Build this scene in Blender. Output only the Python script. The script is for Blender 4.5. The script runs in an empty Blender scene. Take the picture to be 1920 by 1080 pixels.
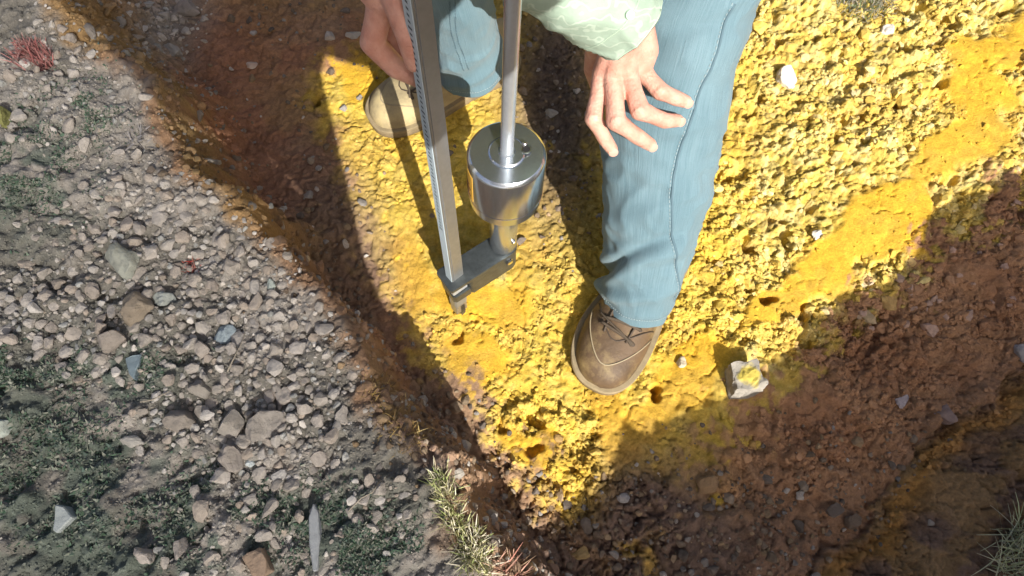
import bpy, bmesh, math, random
import numpy as np
from mathutils import Vector, Matrix, noise as mnoise

random.seed(7)
RNG = np.random.default_rng(11)
scene = bpy.context.scene
COL = scene.collection

# ------------------------------------------------------------------ camera
F = 1300.0                      # focal length in photo pixels (1920 wide)
H = 1.07                        # camera height over the pit floor (m)
PITCH = math.radians(21.8)      # tilt away from straight down
SP, CP = math.sin(PITCH), math.cos(PITCH)
cam_d = bpy.data.cameras.new('camera')
cam = bpy.data.objects.new('camera', cam_d); COL.objects.link(cam)
cam.location = (0, 0, H); cam.rotation_euler = (PITCH, 0, 0)
cam_d.sensor_width = 36.0; cam_d.lens = 36.0 * F / 1920.0
cam_d.clip_start = 0.01; cam_d.clip_end = 500
scene.camera = cam

# ------------------------------------------------------------------ light
SUN_EL = math.radians(40.0)
SHX, SHY = -0.365, 0.931        # ground direction in which shadows fall
sun_vec = Vector((-SHX * math.cos(SUN_EL), -SHY * math.cos(SUN_EL), math.sin(SUN_EL))).normalized()
world = bpy.data.worlds.new('World'); scene.world = world; world.use_nodes = True
wn = world.node_tree; wn.nodes.clear()
wo = wn.nodes.new('ShaderNodeOutputWorld'); wb = wn.nodes.new('ShaderNodeBackground')
sk = wn.nodes.new('ShaderNodeTexSky'); sk.sky_type = 'NISHITA'; sk.sun_disc = False
sk.sun_elevation = SUN_EL; sk.sun_rotation = math.atan2(sun_vec.x, sun_vec.y)
sk.air_density = 0.5; sk.dust_density = 5.0; sk.ozone_density = 0.3
wb.inputs['Strength'].default_value = 0.105
wn.links.new(sk.outputs[0], wb.inputs[0]); wn.links.new(wb.outputs[0], wo.inputs[0])
sd = bpy.data.lights.new('sun', 'SUN'); sd.energy = 5.0; sd.angle = math.radians(0.3); sd.color = (1.0, 0.955, 0.88)
so = bpy.data.objects.new('sun', sd); COL.objects.link(so)
so.rotation_euler = sun_vec.to_track_quat('Z', 'Y').to_euler()
so.location = (1, -3, 4)
scene.view_settings.view_transform = 'Standard'; scene.view_settings.look = 'None'
scene.view_settings.exposure = 0.66; scene.view_settings.gamma = 1.0
scene.view_settings.use_curve_mapping = False

# ------------------------------------------------------------------ pixel helpers
def ray(x, y):
    u = (x - 960.0) / F; v = (540.0 - y) / F
    return Vector((u, SP + v * CP, -CP + v * SP))
def P(x, y, z=0.0):                       # point where a pixel's ray meets height z
    d = ray(x, y); t = (z - H) / d.z
    return Vector((d.x * t, d.y * t, z))
def D(x, y, depth):                       # point at a distance along the view
    return Vector((0, 0, H)) + ray(x, y) * depth
def proj(X, Y, Z):                        # numpy world -> photo pixel
    dz = H - Z
    dep = np.maximum(Y * SP + dz * CP, 0.05)
    up = Y * CP - dz * SP
    return 960 + F * X / dep, 540 - F * up / dep

# ------------------------------------------------------------------ materials
MATS = {}
def mat(name, color=(.5, .5, .5), rough=.6, metal=0.0, nscale=0, namt=0.0, bump=0.0, bscale=200, attr=None, rnd=None, spec=.5, detail=6, coord='Object'):
    m = bpy.data.materials.new(name); m.use_nodes = True
    nt = m.node_tree; b = nt.nodes['Principled BSDF']
    b.inputs['Roughness'].default_value = rough; b.inputs['Metallic'].default_value = metal
    b.inputs['Specular IOR Level'].default_value = spec
    tc = nt.nodes.new('ShaderNodeTexCoord')
    src = None
    if attr:
        a = nt.nodes.new('ShaderNodeAttribute'); a.attribute_name = attr; src = a.outputs['Color']
    elif rnd:
        oi = nt.nodes.new('ShaderNodeObjectInfo'); cr = nt.nodes.new('ShaderNodeValToRGB')
        cr.color_ramp.interpolation = 'LINEAR'
        e = cr.color_ramp.elements
        e[0].position = 0; e[0].color = (*rnd[0], 1); e[1].position = 1; e[1].color = (*rnd[-1], 1)
        for i, c in enumerate(rnd[1:-1]):
            k = e.new((i + 1) / (len(rnd) - 1)); k.color = (*c, 1)
        nt.links.new(oi.outputs['Random'], cr.inputs[0]); src = cr.outputs[0]
    else:
        r = nt.nodes.new('ShaderNodeRGB'); r.outputs[0].default_value = (*color, 1); src = r.outputs[0]
    if namt > 0:
        n = nt.nodes.new('ShaderNodeTexNoise'); n.inputs['Scale'].default_value = nscale; n.inputs['Detail'].default_value = detail
        n.inputs['Roughness'].default_value = .65
        nt.links.new(tc.outputs[coord], n.inputs['Vector'])
        mr = nt.nodes.new('ShaderNodeMapRange'); mr.inputs[1].default_value = .3; mr.inputs[2].default_value = .7
        mr.inputs[3].default_value = 1 - namt; mr.inputs[4].default_value = 1 + namt
        nt.links.new(n.outputs['Fac'], mr.inputs[0])
        mx = nt.nodes.new('ShaderNodeVectorMath'); mx.operation = 'SCALE'
        nt.links.new(src, mx.inputs[0]); nt.links.new(mr.outputs[0], mx.inputs['Scale']); src = mx.outputs[0]
    nt.links.new(src, b.inputs['Base Color'])
    if bump > 0:
        n2 = nt.nodes.new('ShaderNodeTexNoise'); n2.inputs['Scale'].default_value = bscale; n2.inputs['Detail'].default_value = 8
        n2.inputs['Roughness'].default_value = .7
        nt.links.new(tc.outputs[coord], n2.inputs['Vector'])
        bp = nt.nodes.new('ShaderNodeBump'); bp.inputs['Strength'].default_value = 1.0; bp.inputs['Distance'].default_value = bump
        nt.links.new(n2.outputs['Fac'], bp.inputs['Height']); nt.links.new(bp.outputs[0], b.inputs['Normal'])
    MATS[name] = m
    return m

def mesh_obj(name, verts, faces, material=None, parent=None, smooth=True, col=None, uv=None):
    me = bpy.data.meshes.new(name)
    me.from_pydata([tuple(v) for v in verts], [], faces)
    if smooth: me.polygons.foreach_set('use_smooth', [True] * len(me.polygons))
    if uv is not None:
        l = me.uv_layers.new(name='UVMap')
        vi = np.zeros(len(me.loops), dtype=np.int32); me.loops.foreach_get('vertex_index', vi)
        l.data.foreach_set('uv', np.asarray(uv, dtype=np.float32)[vi].ravel())
    if col is not None:
        a = me.color_attributes.new('col', 'FLOAT_COLOR', 'POINT')
        c4 = np.ones((len(me.vertices), 4), dtype=np.float32); c4[:, :3] = col
        a.data.foreach_set('color', c4.ravel())
    me.update()
    o = bpy.data.objects.new(name, me); COL.objects.link(o)
    if material: me.materials.append(material)
    if parent: o.parent = parent
    return o
def tag(o, label=None, cat=None, group=None, kind=None):
    if label: o['label'] = label
    if cat: o['category'] = cat
    if group: o['group'] = group
    if kind: o['kind'] = kind
    return o
def empty(name, loc=(0, 0, 0)):
    o = bpy.data.objects.new(name, None); COL.objects.link(o); o.location = loc; o.empty_display_size = .05
    return o
def reparent(child, parent):                   # keep world place
    child.parent = parent
    child.matrix_parent_inverse = Matrix.Translation(-Vector(parent.location))

# ------------------------------------------------------------------ numpy noise
def hsh(i, j, s):
    n = (i.astype(np.int64) * 374761393 + j.astype(np.int64) * 668265263 + s * 1274126177) & 0xFFFFFFFF
    n = ((n ^ (n >> 13)) * 1274126177) & 0xFFFFFFFF
    n = n ^ (n >> 16)
    return (n & 0xFFFFFF).astype(np.float64) / 0xFFFFFF
def vnoise(x, y, s):
    i = np.floor(x); j = np.floor(y); fx = x - i; fy = y - j
    fx = fx * fx * fx * (fx * (fx * 6 - 15) + 10); fy = fy * fy * fy * (fy * (fy * 6 - 15) + 10)
    a = hsh(i, j, s); b = hsh(i + 1, j, s); c = hsh(i, j + 1, s); d = hsh(i + 1, j + 1, s)
    return (a + (b - a) * fx) * (1 - fy) + (c + (d - c) * fx) * fy
def fbm(x, y, scale, octv=4, s=1, gain=.5):
    t = np.zeros_like(x); amp = 1.0; tot = 0; f = 1.0 / scale
    for o in range(octv):
        c, q = math.cos(o * 1.1), math.sin(o * 1.1)
        t += amp * vnoise((x * c - y * q) * f + 17.3 * o, (x * q + y * c) * f - 9.1 * o, s + o); tot += amp; amp *= gain; f *= 2.03
    return t / tot
def worley(x, y, cell, s):
    X = x / cell; Y = y / cell; i0 = np.floor(X); j0 = np.floor(Y)
    f1 = np.full(x.shape, 9.0); f2 = np.full(x.shape, 9.0); rid = np.zeros(x.shape)
    for di in (-1, 0, 1):
        for dj in (-1, 0, 1):
            i = i0 + di; j = j0 + dj
            px = i + hsh(i, j, s); py = j + hsh(i, j, s + 5)
            d = np.hypot(X - px, Y - py)
            near = d < f1
            f2 = np.where(near, f1, np.minimum(f2, d)); f1 = np.where(near, d, f1)
            rid = np.where(near, hsh(i, j, s + 9), rid)
    return f1, f2, rid
def sstep(a, b, x):
    t = np.clip((x - a) / (b - a), 0, 1); return t * t * (3 - 2 * t)
def poly_dist(X, Y, pts):
    d = np.full(X.shape, 1e9)
    for (ax, ay), (bx, by) in zip(pts[:-1], pts[1:]):
        vx, vy = bx - ax, by - ay
        t = np.clip(((X - ax) * vx + (Y - ay) * vy) / (vx * vx + vy * vy), 0, 1)
        d = np.minimum(d, np.hypot(X - ax - t * vx, Y - ay - t * vy))
    return d
def in_poly(X, Y, pts):
    ins = np.zeros(X.shape, bool); n = len(pts)
    for k in range(n):
        ax, ay = pts[k]; bx, by = pts[(k + 1) % n]
        if ay == by: continue
        c = ((ay > Y) != (by > Y)) & (X < (bx - ax) * (Y - ay) / (by - ay) + ax)
        ins ^= c
    return ins

# ------------------------------------------------------------------ terrain
ZL = 0.22
xy = lambda x, y, z: tuple(P(x, y, z)[:2])
rimL = [xy(x, y, ZL) for x, y in ((-60, -200), (40, -70), (110, 0), (170, 70), (260, 150), (330, 260), (410, 345), (470, 400), (560, 490), (620, 570), (665, 660), (690, 760), (750, 820), (815, 880), (850, 960), (890, 1020), (950, 1090), (985, 1200))]
toeL = [xy(x, y, 0) for x, y in ((150, -200), (300, -40), (360, 110), (470, 260), (570, 430), (660, 570), (760, 690), (850, 790), (905, 880), (970, 990), (1060, 1090), (1090, 1250))]
toeR = [xy(x, y, 0) for x, y in ((1330, 1300), (1480, 1100), (1600, 985), (1700, 880), (1800, 785), (1930, 690), (2100, 560), (2400, 400))]
far = [(-9, toeL[0][1] + 6), (-60, 60), (-60, -60)]
plateau_poly = rimL + [(rimL[-1][0] + .05, -60), (-60, -60), (-60, 60), (rimL[0][0] - 3, 60)]
toe_polyL = toeL + [(toeL[-1][0] + .05, -60), (-60, -60), (-60, 60), (toeL[0][0] - 3, 60)]
right_poly = toeR + [(60, toeR[-1][1] + 1.0), (60, -60), (toeR[0][0] - .05, -60)]

HOLES = [(1230, 735, .0125, .022), (1002, 788, .016, .016), (1690, 192, .015, .03), (1766, 155, .014, .028), (1340, 238, .014, .028), (1408, 212, .012, .02),
         (1430, 170, .014, .018), (1475, 445, .016, .02), (1440, 560, .014, .018), (1518, 385, .013, .02), (1405, 455, .016, .02), (1460, 405, .013, .018),
         (1370, 330, .012, .018), (1582, 228, .010, .018), (1612, 220, .012, .018), (1880, 20, .016, .03), (1785, 48, .012, .02), (1410, 545, .012, .015),
         (860, 632, .012, .01), (1000, 842, .014, .013), (940, 800, .01, .012), (596, 188, .012, .02), (1500, 590, .01, .013), (1350, 330, .01, .012), (1555, 300, .008, .012),
         (1110, 720, .006, .01), (1080, 690, .008, .008), (1420, 700, .012, .016), (1395, 640, .009, .010)]
SMOOTH = [(1640, 430, 150, 80, -38), (1800, 250, 170, 75, -40), (1860, 110, 130, 60, -30), (1560, 520, 110, 70, -35), (1460, 590, 90, 50, -40), (1310, 715, 110, 38, -18),
          (720, 150, 100, 50, 20), (1210, 770, 90, 40, -15), (1150, 800, 60, 60, 0), (905, 560, 90, 60, 0), (770, 520, 60, 90, -15), (900, 690, 50, 40, 0), (1000, 820, 35, 35, 0)]
def blob(px, py, x, y, rx, ry, a):
    a = math.radians(a); dx = px - x; dy = py - y
    u = dx * math.cos(a) + dy * math.sin(a); v = -dx * math.sin(a) + dy * math.cos(a)
    return np.exp(-((u / rx) ** 2 + (v / ry) ** 2))
def mixc(a, b, t):
    return a + (b - a) * t[..., None]

def axis(c0, c1, step, lo, hi, n=34):
    core = np.arange(c0, c1 + 1e-9, step)
    g = np.geomspace(step * 1.6, 1.0, n); g = np.cumsum(g) / np.sum(g)
    return np.concatenate([(c0 + (lo - c0) * g)[::-1], core, c1 + (hi - c1) * g])
GX = axis(-1.16, 1.26, .0025, -70, 70); GY = axis(-.20, 1.28, .0025, -70, 70)

def build_ground():
    X, Y = np.meshgrid(GX, GY)
    wx = (fbm(X, Y, .11, 3, 101) - .5); wy = (fbm(X, Y, .11, 3, 151) - .5)
    fx = (fbm(X, Y, .03, 3, 201) - .5); fy = (fbm(X, Y, .03, 3, 251) - .5)
    Xw = X + .07 * wx + .026 * fx; Yw = Y + .07 * wy + .026 * fy
    # large form: left bank, floor, right bank, rising far ground
    dr = poly_dist(Xw, Yw, rimL); dt = poly_dist(Xw, Yw, toeL)
    inp = in_poly(Xw, Yw, plateau_poly); floor = ~in_poly(Xw, Yw, toe_polyL)
    tL = np.where(inp, 1.0, np.where(floor, 0.0, dt / (dt + dr + 1e-6)))
    Z = ZL * (tL * .45 + .55 * sstep(0.05, .95, tL))
    Z += np.where(inp, .035 * sstep(0, .5, dr), 0)
    inr = in_poly(Xw, Yw, right_poly); dR = poly_dist(Xw, Yw, toeR)
    sR = np.where(inr, dR, 0)
    Z += np.where(inr, .035 * sstep(0, .10, dR) + .11 * sstep(.03, .45, dR), 0)
    wallR = np.where(inr, 1.0, 0.0)
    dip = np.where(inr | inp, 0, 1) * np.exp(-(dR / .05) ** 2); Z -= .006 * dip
    fl = 1 - np.maximum(tL, wallR)
    Z += fl * (.06 * sstep(.55, 1.25, X + .35 * Y) )
    Z += .22 * sstep(1.5, 2.4, Y) * (1 - np.clip(tL, 0, 1)) + .15 * sstep(1.45, 2.2, X) * fl
    px, py = proj(X, Y, Z)
    core = (X > -1.16) & (X < 1.26) & (Y > -.2) & (Y < 1.28)
    # masks
    smooth = np.zeros_like(X)
    for b in SMOOTH: smooth = np.maximum(smooth, blob(px + 160 * wx, py + 160 * wy, *b))
    smooth = sstep(.25, .6, smooth + .35 * (fbm(X, Y, .05, 3, 301) - .5))
    patch = fbm(X, Y, .09, 3, 331)
    pebbly = np.clip(blob(px, py, 1120, 980, 190, 140, -20) + blob(px, py, 1250, 1040, 250, 110, 0) + .8 * blob(px, py, 640, 420, 90, 200, -30) + .9 * blob(px, py, 800, 800, 120, 80, 45) + .7 * blob(px, py, 1040, 200, 90, 220, 0), 0, 1)  # pebbly patches; the last blob also darkens the leg's shadow
    rough = np.clip((1 - smooth) * (.45 + .9 * sstep(.4, .62, patch)), 0, 1)
    rough *= .42 + .58 * np.clip(sstep(1180, 1400, px) + sstep(690, 800, py), 0, 1)
    rough = np.maximum(rough, .7 * pebbly)
    brn = np.clip(sstep(620, 760, py) * sstep(1180, 1330, px) + sstep(1600, 1800, px) * sstep(380, 560, py), 0, 1) * fl
    rough *= 1 - .55 * brn
    crumbR = (1 - brn) * sstep(1300, 1420, px) * (1 - smooth) * fl; rough = np.maximum(rough, .9 * crumbR)
    # relief
    f1, f2, i1 = worley(Xw + .03 * fx, Yw + .03 * fy, .070, 401); e1 = f2 - f1
    f3, f4, i2 = worley(Xw + .004 * wx, Yw, .022, 421); e2 = f4 - f3
    f5, f6, i3 = worley(X + .006 * fx, Y + .006 * fy, .0105, 441); e3 = f6 - f5
    crack_on = sstep(.42, .6, fbm(X, Y, .13, 2, 461))
    Z += (fbm(X, Y, .30, 4, 501) - .5) * .035 + (fbm(X, Y, .06, 4, 521) - .5) * .016 * (.25 + .75 * rough)
    g1 = (1 - sstep(0, .05, e1)); g2 = (1 - sstep(0, .16, e2)); g3 = (1 - sstep(0, .30, e3))
    soil = np.maximum(fl, .9 * np.clip(1 - tL, 0, 1))
    Z -= soil * .006 * g1 * crack_on
    Z += soil * rough * ((i2 - .5) * .010 - .0080 * g2)
    lum = sstep(.5, .68, fbm(X, Y, .035, 4, 581)); Z += soil * rough * (.010 * lum - .004)
    Z += soil * (.08 + .92 * rough) * ((i3 - .5) * .0055 - .0035 * g3)
    Z += (1 - soil) * ((i3 - .5) * .006 + (i2 - .5) * .008) * core
    Z += (fbm(X, Y, .009, 3, 541) - .5) * .006 * (1 - .75 * smooth)
    Z += (1 - fl) * (fbm(X, Y, .035, 4, 561) - .5) * .022
    Z += brn * ((fbm(X, Y, .10, 3, 711) - .5) * .030 + .010 * (sstep(.45, .60, fbm(X, Y, .045, 3, 721)) - .5))
    slope = np.clip(4 * tL * (1 - tL), 0, 1) * (tL > .02) * (tL < .98); rdg = 1 - 2 * np.abs(fbm(X, Y, .06, 4, 591) - .5)
    Z += slope * (.030 * (rdg - .8) + .012 * (i2 - .5) + .010 * (i1 - .5))
    pit = sstep(.60, .70, fbm(X + .02 * fx, Y + .02 * fy, .034, 3, 741)) * sstep(.45, .58, fbm(X, Y, .16, 2, 751)) * rough * np.clip(sstep(1300, 1400, px) + .7 * sstep(720, 800, py) * sstep(850, 950, px), 0, 1) * fl * (1 - brn)
    Z -= .020 * pit
    for hx, hy, r, dpt in HOLES:
        c = P(hx, hy, 0.0)
        zc = 0.0
        # refine with the ground's own height
        for _ in range(3):
            ii = np.searchsorted(GX, c.x); jj = np.searchsorted(GY, c.y); c = P(hx, hy, float(Z[jj, ii]))
        a = np.arctan2(Y - c.y, X - c.x); rr = r * (1 + .35 * np.sin(a * 2 + hx) + .2 * np.sin(3 * a + hy)) * (1 + .5 * fx)
        Z -= 1.7 * dpt * (1 - sstep(.55, 1.0, np.hypot(X - c.x, Y - c.y) / rr))
    px, py = proj(X, Y, Z)
    # colour of the soil, with shade painted into its brown zones
    C = np.zeros(X.shape + (3,))
    lemon = np.array((.60, .42, .070)); orange = np.array((.63, .375, .038)); pale = np.array((.64, .515, .20)); ochre = np.array((.47, .29, .06))
    brown = np.array((.32, .20, .120)); red = np.array((.33, .165, .095)); olive = np.array((.35, .225, .105)); dark = np.array((.19, .130, .098)); grey = np.array((.37, .34, .30)); greyd = np.array((.23, .215, .185))
    n1 = fbm(X, Y, .10, 4, 601); n2 = fbm(X, Y, .022, 3, 621); n3 = fbm(X, Y, .20, 3, 641); n4 = fbm(X, Y, .008, 2, 661)
    C[:] = lemon
    C = mixc(C, orange, np.clip(smooth * .85 + .35 * sstep(.5, .65, n1), 0, 1))
    C = mixc(C, pale, (1 - smooth) * np.clip(sstep(.45, .65, n2 * .6 + n4 * .4) * (.25 + .6 * sstep(1350, 1450, px)) + .25 * sstep(1350, 1450, px), 0, 1))
    C = mixc(C, pale * np.array((.75, .74, .5)), (.2 + .3 * sstep(1350, 1450, px)) * (1 - smooth) * sstep(.55, .7, fbm(X, Y, .015, 2, 691)))
    C = mixc(C, ochre, .35 * sstep(.52, .7, fbm(X, Y, .05, 3, 681)))
    # brown bank soil, also painted over the floor's shaded areas up to the shadow edges
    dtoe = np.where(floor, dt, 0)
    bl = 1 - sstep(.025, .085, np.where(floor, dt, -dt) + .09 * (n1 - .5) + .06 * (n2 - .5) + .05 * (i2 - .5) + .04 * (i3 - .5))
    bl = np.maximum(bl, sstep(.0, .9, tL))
    upl_shade = sstep(-25, 30, np.interp(py, [0, 100, 300, 500, 650], [575, 585, 622, 670, 745]) - px + 90 * (n1 - .5) + 50 * (n2 - .5) + 40 * (i2 - .5)) ; bl = np.maximum(bl, upl_shade * (py < 620)); bl = np.maximum(bl, sstep(.3, .7, blob(px + 90 * (n1 - .5), py + 90 * (n2 - .5), 590, 10, 210, 100, 0) * 1.3))  # shade left of and above the lit floor painted as brown, edge broken by noise
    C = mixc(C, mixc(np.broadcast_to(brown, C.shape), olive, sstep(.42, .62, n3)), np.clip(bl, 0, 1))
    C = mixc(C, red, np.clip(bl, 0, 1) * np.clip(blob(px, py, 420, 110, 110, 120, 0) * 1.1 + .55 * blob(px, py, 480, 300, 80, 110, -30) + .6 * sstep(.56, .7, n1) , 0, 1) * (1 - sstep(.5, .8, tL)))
    C = mixc(C, grey * .8, .8 * blob(px, py, 300, 60, 60, 90, -25) + .5 * blob(px, py, 350, 20, 60, 40, 0))
    br_shade = sstep(.02, .055, .265 - dR + .10 * (n1 - .5) + .06 * (n2 - .5) + .06 * (i2 - .5) + .04 * (i3 - .5)) * sstep(-.1, .3, (px - 1150) / 1000.0)  # shade on the right of the floor painted as brown soil
    C = mixc(C, mixc(np.broadcast_to(np.array((.37, .205, .118)), C.shape), red, .6 * sstep(.5, .62, n1)), np.clip(br_shade, 0, 1) * .95)
    C = mixc(C, dark, np.clip(pebbly * 1.1 * (1 - .95 * np.clip(blob(px, py, 1000, 820, 130, 120, 0) + blob(px, py, 1040, 910, 75, 85, 0), 0, 1)), 0, 1) * sstep(.3, .55, n2 * .5 + n1 * .5 + .1))  # dark pebbly soil; also painted into the leg's shadow, kept off the sunlit wedge
    C = mixc(C, np.array((.14, .105, .082)), np.clip(1.15 * blob(px, py, 1045, 180, 80, 230, 0), 0, 1) * sstep(.25, .5, n2 * .5 + n1 * .5 + .1))  # the leg's shadow painted darker into the floor colour
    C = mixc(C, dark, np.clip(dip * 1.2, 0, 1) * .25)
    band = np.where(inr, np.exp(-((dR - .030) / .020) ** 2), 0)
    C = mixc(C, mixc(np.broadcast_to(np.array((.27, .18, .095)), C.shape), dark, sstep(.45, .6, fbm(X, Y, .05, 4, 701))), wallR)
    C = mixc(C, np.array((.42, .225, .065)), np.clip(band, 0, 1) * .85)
    # left bank: yellowish band of the upper wall, grey gravelly top
    wallband = np.clip(sstep(.35, .55, tL) * (1 - sstep(.93, 1.0, tL)), 0, 1) * sstep(.36, .5, n1 + .12)
    wallband = wallband * np.clip(1.3 * blob(px, py, 290, 170, 75, 190, -35) + blob(px, py, 380, 300, 60, 80, -30) + .9 * blob(px, py, 730, 790, 80, 90, 0) + .12, 0, 1)
    C = mixc(C, np.array((.27, .19, .085)), wallband * .75 * sstep(.35, .6, n2 * .5 + n4 * .5 + .05))
    top = np.where(inp, sstep(0, .04, dr + .035 * (n1 - .5) + .03 * (n2 - .5)), 0)
    C = mixc(C, mixc(np.broadcast_to(grey, C.shape), greyd, sstep(.4, .6, n1)), top)
    mossm = np.clip(blob(px, py, 70, 340, 110, 110, 0) + blob(px, py, 110, 840, 190, 170, 0) + blob(px, py, 300, 1000, 330, 130, 0) + .8 * blob(px, py, 230, 700, 100, 50, 0) + .7 * blob(px, py, 650, 1000, 160, 80, 0), 0, 1) * top
    C = mixc(C, np.array((.15, .175, .145)), np.clip(mossm * sstep(.38, .58, n2 * .6 + n1 * .4) * 1.1, 0, 1))
    # per-clod tone
    C *= (1 + .22 * (i2 - .5) * rough + .20 * (i3 - .5) + .25 * (n4 - .5))[..., None]
    C = np.clip(C, .01, .8)
    ny, nx = X.shape
    V = np.stack([X, Y, Z], -1).reshape(-1, 3)
    idx = np.arange(nx * ny).reshape(ny, nx)
    q = np.stack([idx[:-1, :-1], idx[:-1, 1:], idx[1:, 1:], idx[1:, :-1]], -1).reshape(-1, 4)
    me = bpy.data.meshes.new('ground')
    me.vertices.add(len(V)); me.vertices.foreach_set('co', V.astype(np.float32).ravel())
    me.loops.add(q.size); me.loops.foreach_set('vertex_index', q.astype(np.int32).ravel())
    me.polygons.add(len(q)); me.polygons.foreach_set('loop_start', np.arange(0, q.size, 4, dtype=np.int32))
    me.polygons.foreach_set('use_smooth', np.ones(len(q), dtype=bool))
    me.update(calc_edges=True)
    a = me.color_attributes.new('col', 'FLOAT_COLOR', 'POINT')
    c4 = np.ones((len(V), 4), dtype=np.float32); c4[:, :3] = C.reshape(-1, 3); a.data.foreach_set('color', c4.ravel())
    o = bpy.data.objects.new('ground', me); COL.objects.link(o)
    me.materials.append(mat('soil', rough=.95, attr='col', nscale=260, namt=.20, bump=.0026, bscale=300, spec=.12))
    o['kind'] = 'structure'
    return o, Z, C, smooth, patch, tL
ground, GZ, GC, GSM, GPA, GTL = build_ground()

def zat(x, y):
    i = int(np.clip(np.searchsorted(GX, x) - 1, 0, len(GX) - 2)); j = int(np.clip(np.searchsorted(GY, y) - 1, 0, len(GY) - 2))
    a = (x - GX[i]) / (GX[i + 1] - GX[i]); b = (y - GY[j]) / (GY[j + 1] - GY[j])
    return float((GZ[j, i] * (1 - a) + GZ[j, i + 1] * a) * (1 - b) + (GZ[j + 1, i] * (1 - a) + GZ[j + 1, i + 1] * a) * b)
def zatv(x, y):
    i = np.clip(np.searchsorted(GX, x) - 1, 0, len(GX) - 2); j = np.clip(np.searchsorted(GY, y) - 1, 0, len(GY) - 2)
    a = (x - GX[i]) / (GX[i + 1] - GX[i]); b = (y - GY[j]) / (GY[j + 1] - GY[j])
    return (GZ[j, i] * (1 - a) + GZ[j, i + 1] * a) * (1 - b) + (GZ[j + 1, i] * (1 - a) + GZ[j + 1, i + 1] * a) * b
def lookup(A, x, y):
    return A[np.clip(np.searchsorted(GY, y), 0, len(GY) - 1), np.clip(np.searchsorted(GX, x), 0, len(GX) - 1)]
def onground(x, y, z0, it=5):                # many pixels at once -> points on the ground
    u = (x - 960.0) / F; v = (540.0 - y) / F; dy = SP + v * CP; dz = -CP + v * SP; z = np.full(x.shape, z0)
    for _ in range(it):
        t = (z - H) / dz; z = .4 * z + .6 * zatv(u * t, dy * t)
    t = (z - H) / dz; X = u * t; Y = dy * t
    return X, Y, zatv(X, Y)
def cat_(x, y):
    i = int(np.clip(np.searchsorted(GX, x), 0, len(GX) - 1)); j = int(np.clip(np.searchsorted(GY, y), 0, len(GY) - 1))
    return GC[j, i]
def G(x, y, z0=0.0):                        # pixel -> point on the ground
    d = ray(x, y); t = (H - .45) / -d.z
    for _ in range(400):
        p = Vector((0, 0, H)) + d * t
        if p.z <= zat(p.x, p.y): break
        t += .002
    return Vector((p.x, p.y, zat(p.x, p.y)))

# ------------------------------------------------------------------ added sun blockers behind the camera (unseen sheets that shape the shade)
L0 = 1.6
KP = sun_vec.dot(Vector((0, .4, 0))) + L0
def to_sheet(g):
    g = Vector((g[0], g[1], 0)); return g + sun_vec * (KP - sun_vec.dot(g))
def jag(pts, amp, n, seed):
    r = random.Random(seed); out = []
    for (ax, ay), (bx, by) in zip(pts[:-1], pts[1:]):
        for k in range(n):
            t = k / n; j = amp if k else amp * .4
            out.append((ax + (bx - ax) * t + r.uniform(-j, j), ay + (by - ay) * t + r.uniform(-j, j)))
    out.append(pts[-1]); return out
def floorpts(l): return [tuple(P(x, y, 0)[:2]) for x, y in l]
left_edge = floorpts([(800, -70), (760, 0), (715, 95), (690, 128), (650, 118), (612, 104), (602, 135), (622, 220), (645, 320), (664, 400), (684, 490), (715, 565), (735, 640), (800, 745), (880, 830), (930, 930), (1000, 1000), (1030, 1010)])
right_edge = floorpts([(1030, 1000), (1105, 905), (1140, 850), (1172, 790), (1215, 790), (1260, 765), (1320, 742), (1380, 712), (1440, 680), (1492, 655), (1512, 600), (1560, 578), (1625, 535), (1648, 508), (1692, 470), (1700, 385), (1745, 355), (1800, 335), (1815, 298), (1865, 302), (1885, 262), (1930, 235), (2050, 120)])
blocker_m = mat('opaque_sun_blocker', (.10, .13, .09), .9, namt=.2, nscale=30)
def half_open_mat(name, color, open_share):          # added half-open blocker: lets a share of the sun through
    m = mat(name, color, .9); nt = m.node_tree; b = nt.nodes['Principled BSDF']; out = nt.nodes['Material Output']
    t = nt.nodes.new('ShaderNodeBsdfTransparent'); mx = nt.nodes.new('ShaderNodeMixShader'); mx.inputs[0].default_value = open_share
    nt.links.new(b.outputs[0], mx.inputs[1]); nt.links.new(t.outputs[0], mx.inputs[2]); nt.links.new(mx.outputs[0], out.inputs['Surface'])
    return m
half_blocker_m = half_open_mat('half_open_sun_blocker', (.12, .14, .12), .56)
blocker_pole_m = mat('added_pole_metal', (.35, .36, .36), .45, .8, namt=.1, nscale=20)
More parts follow.
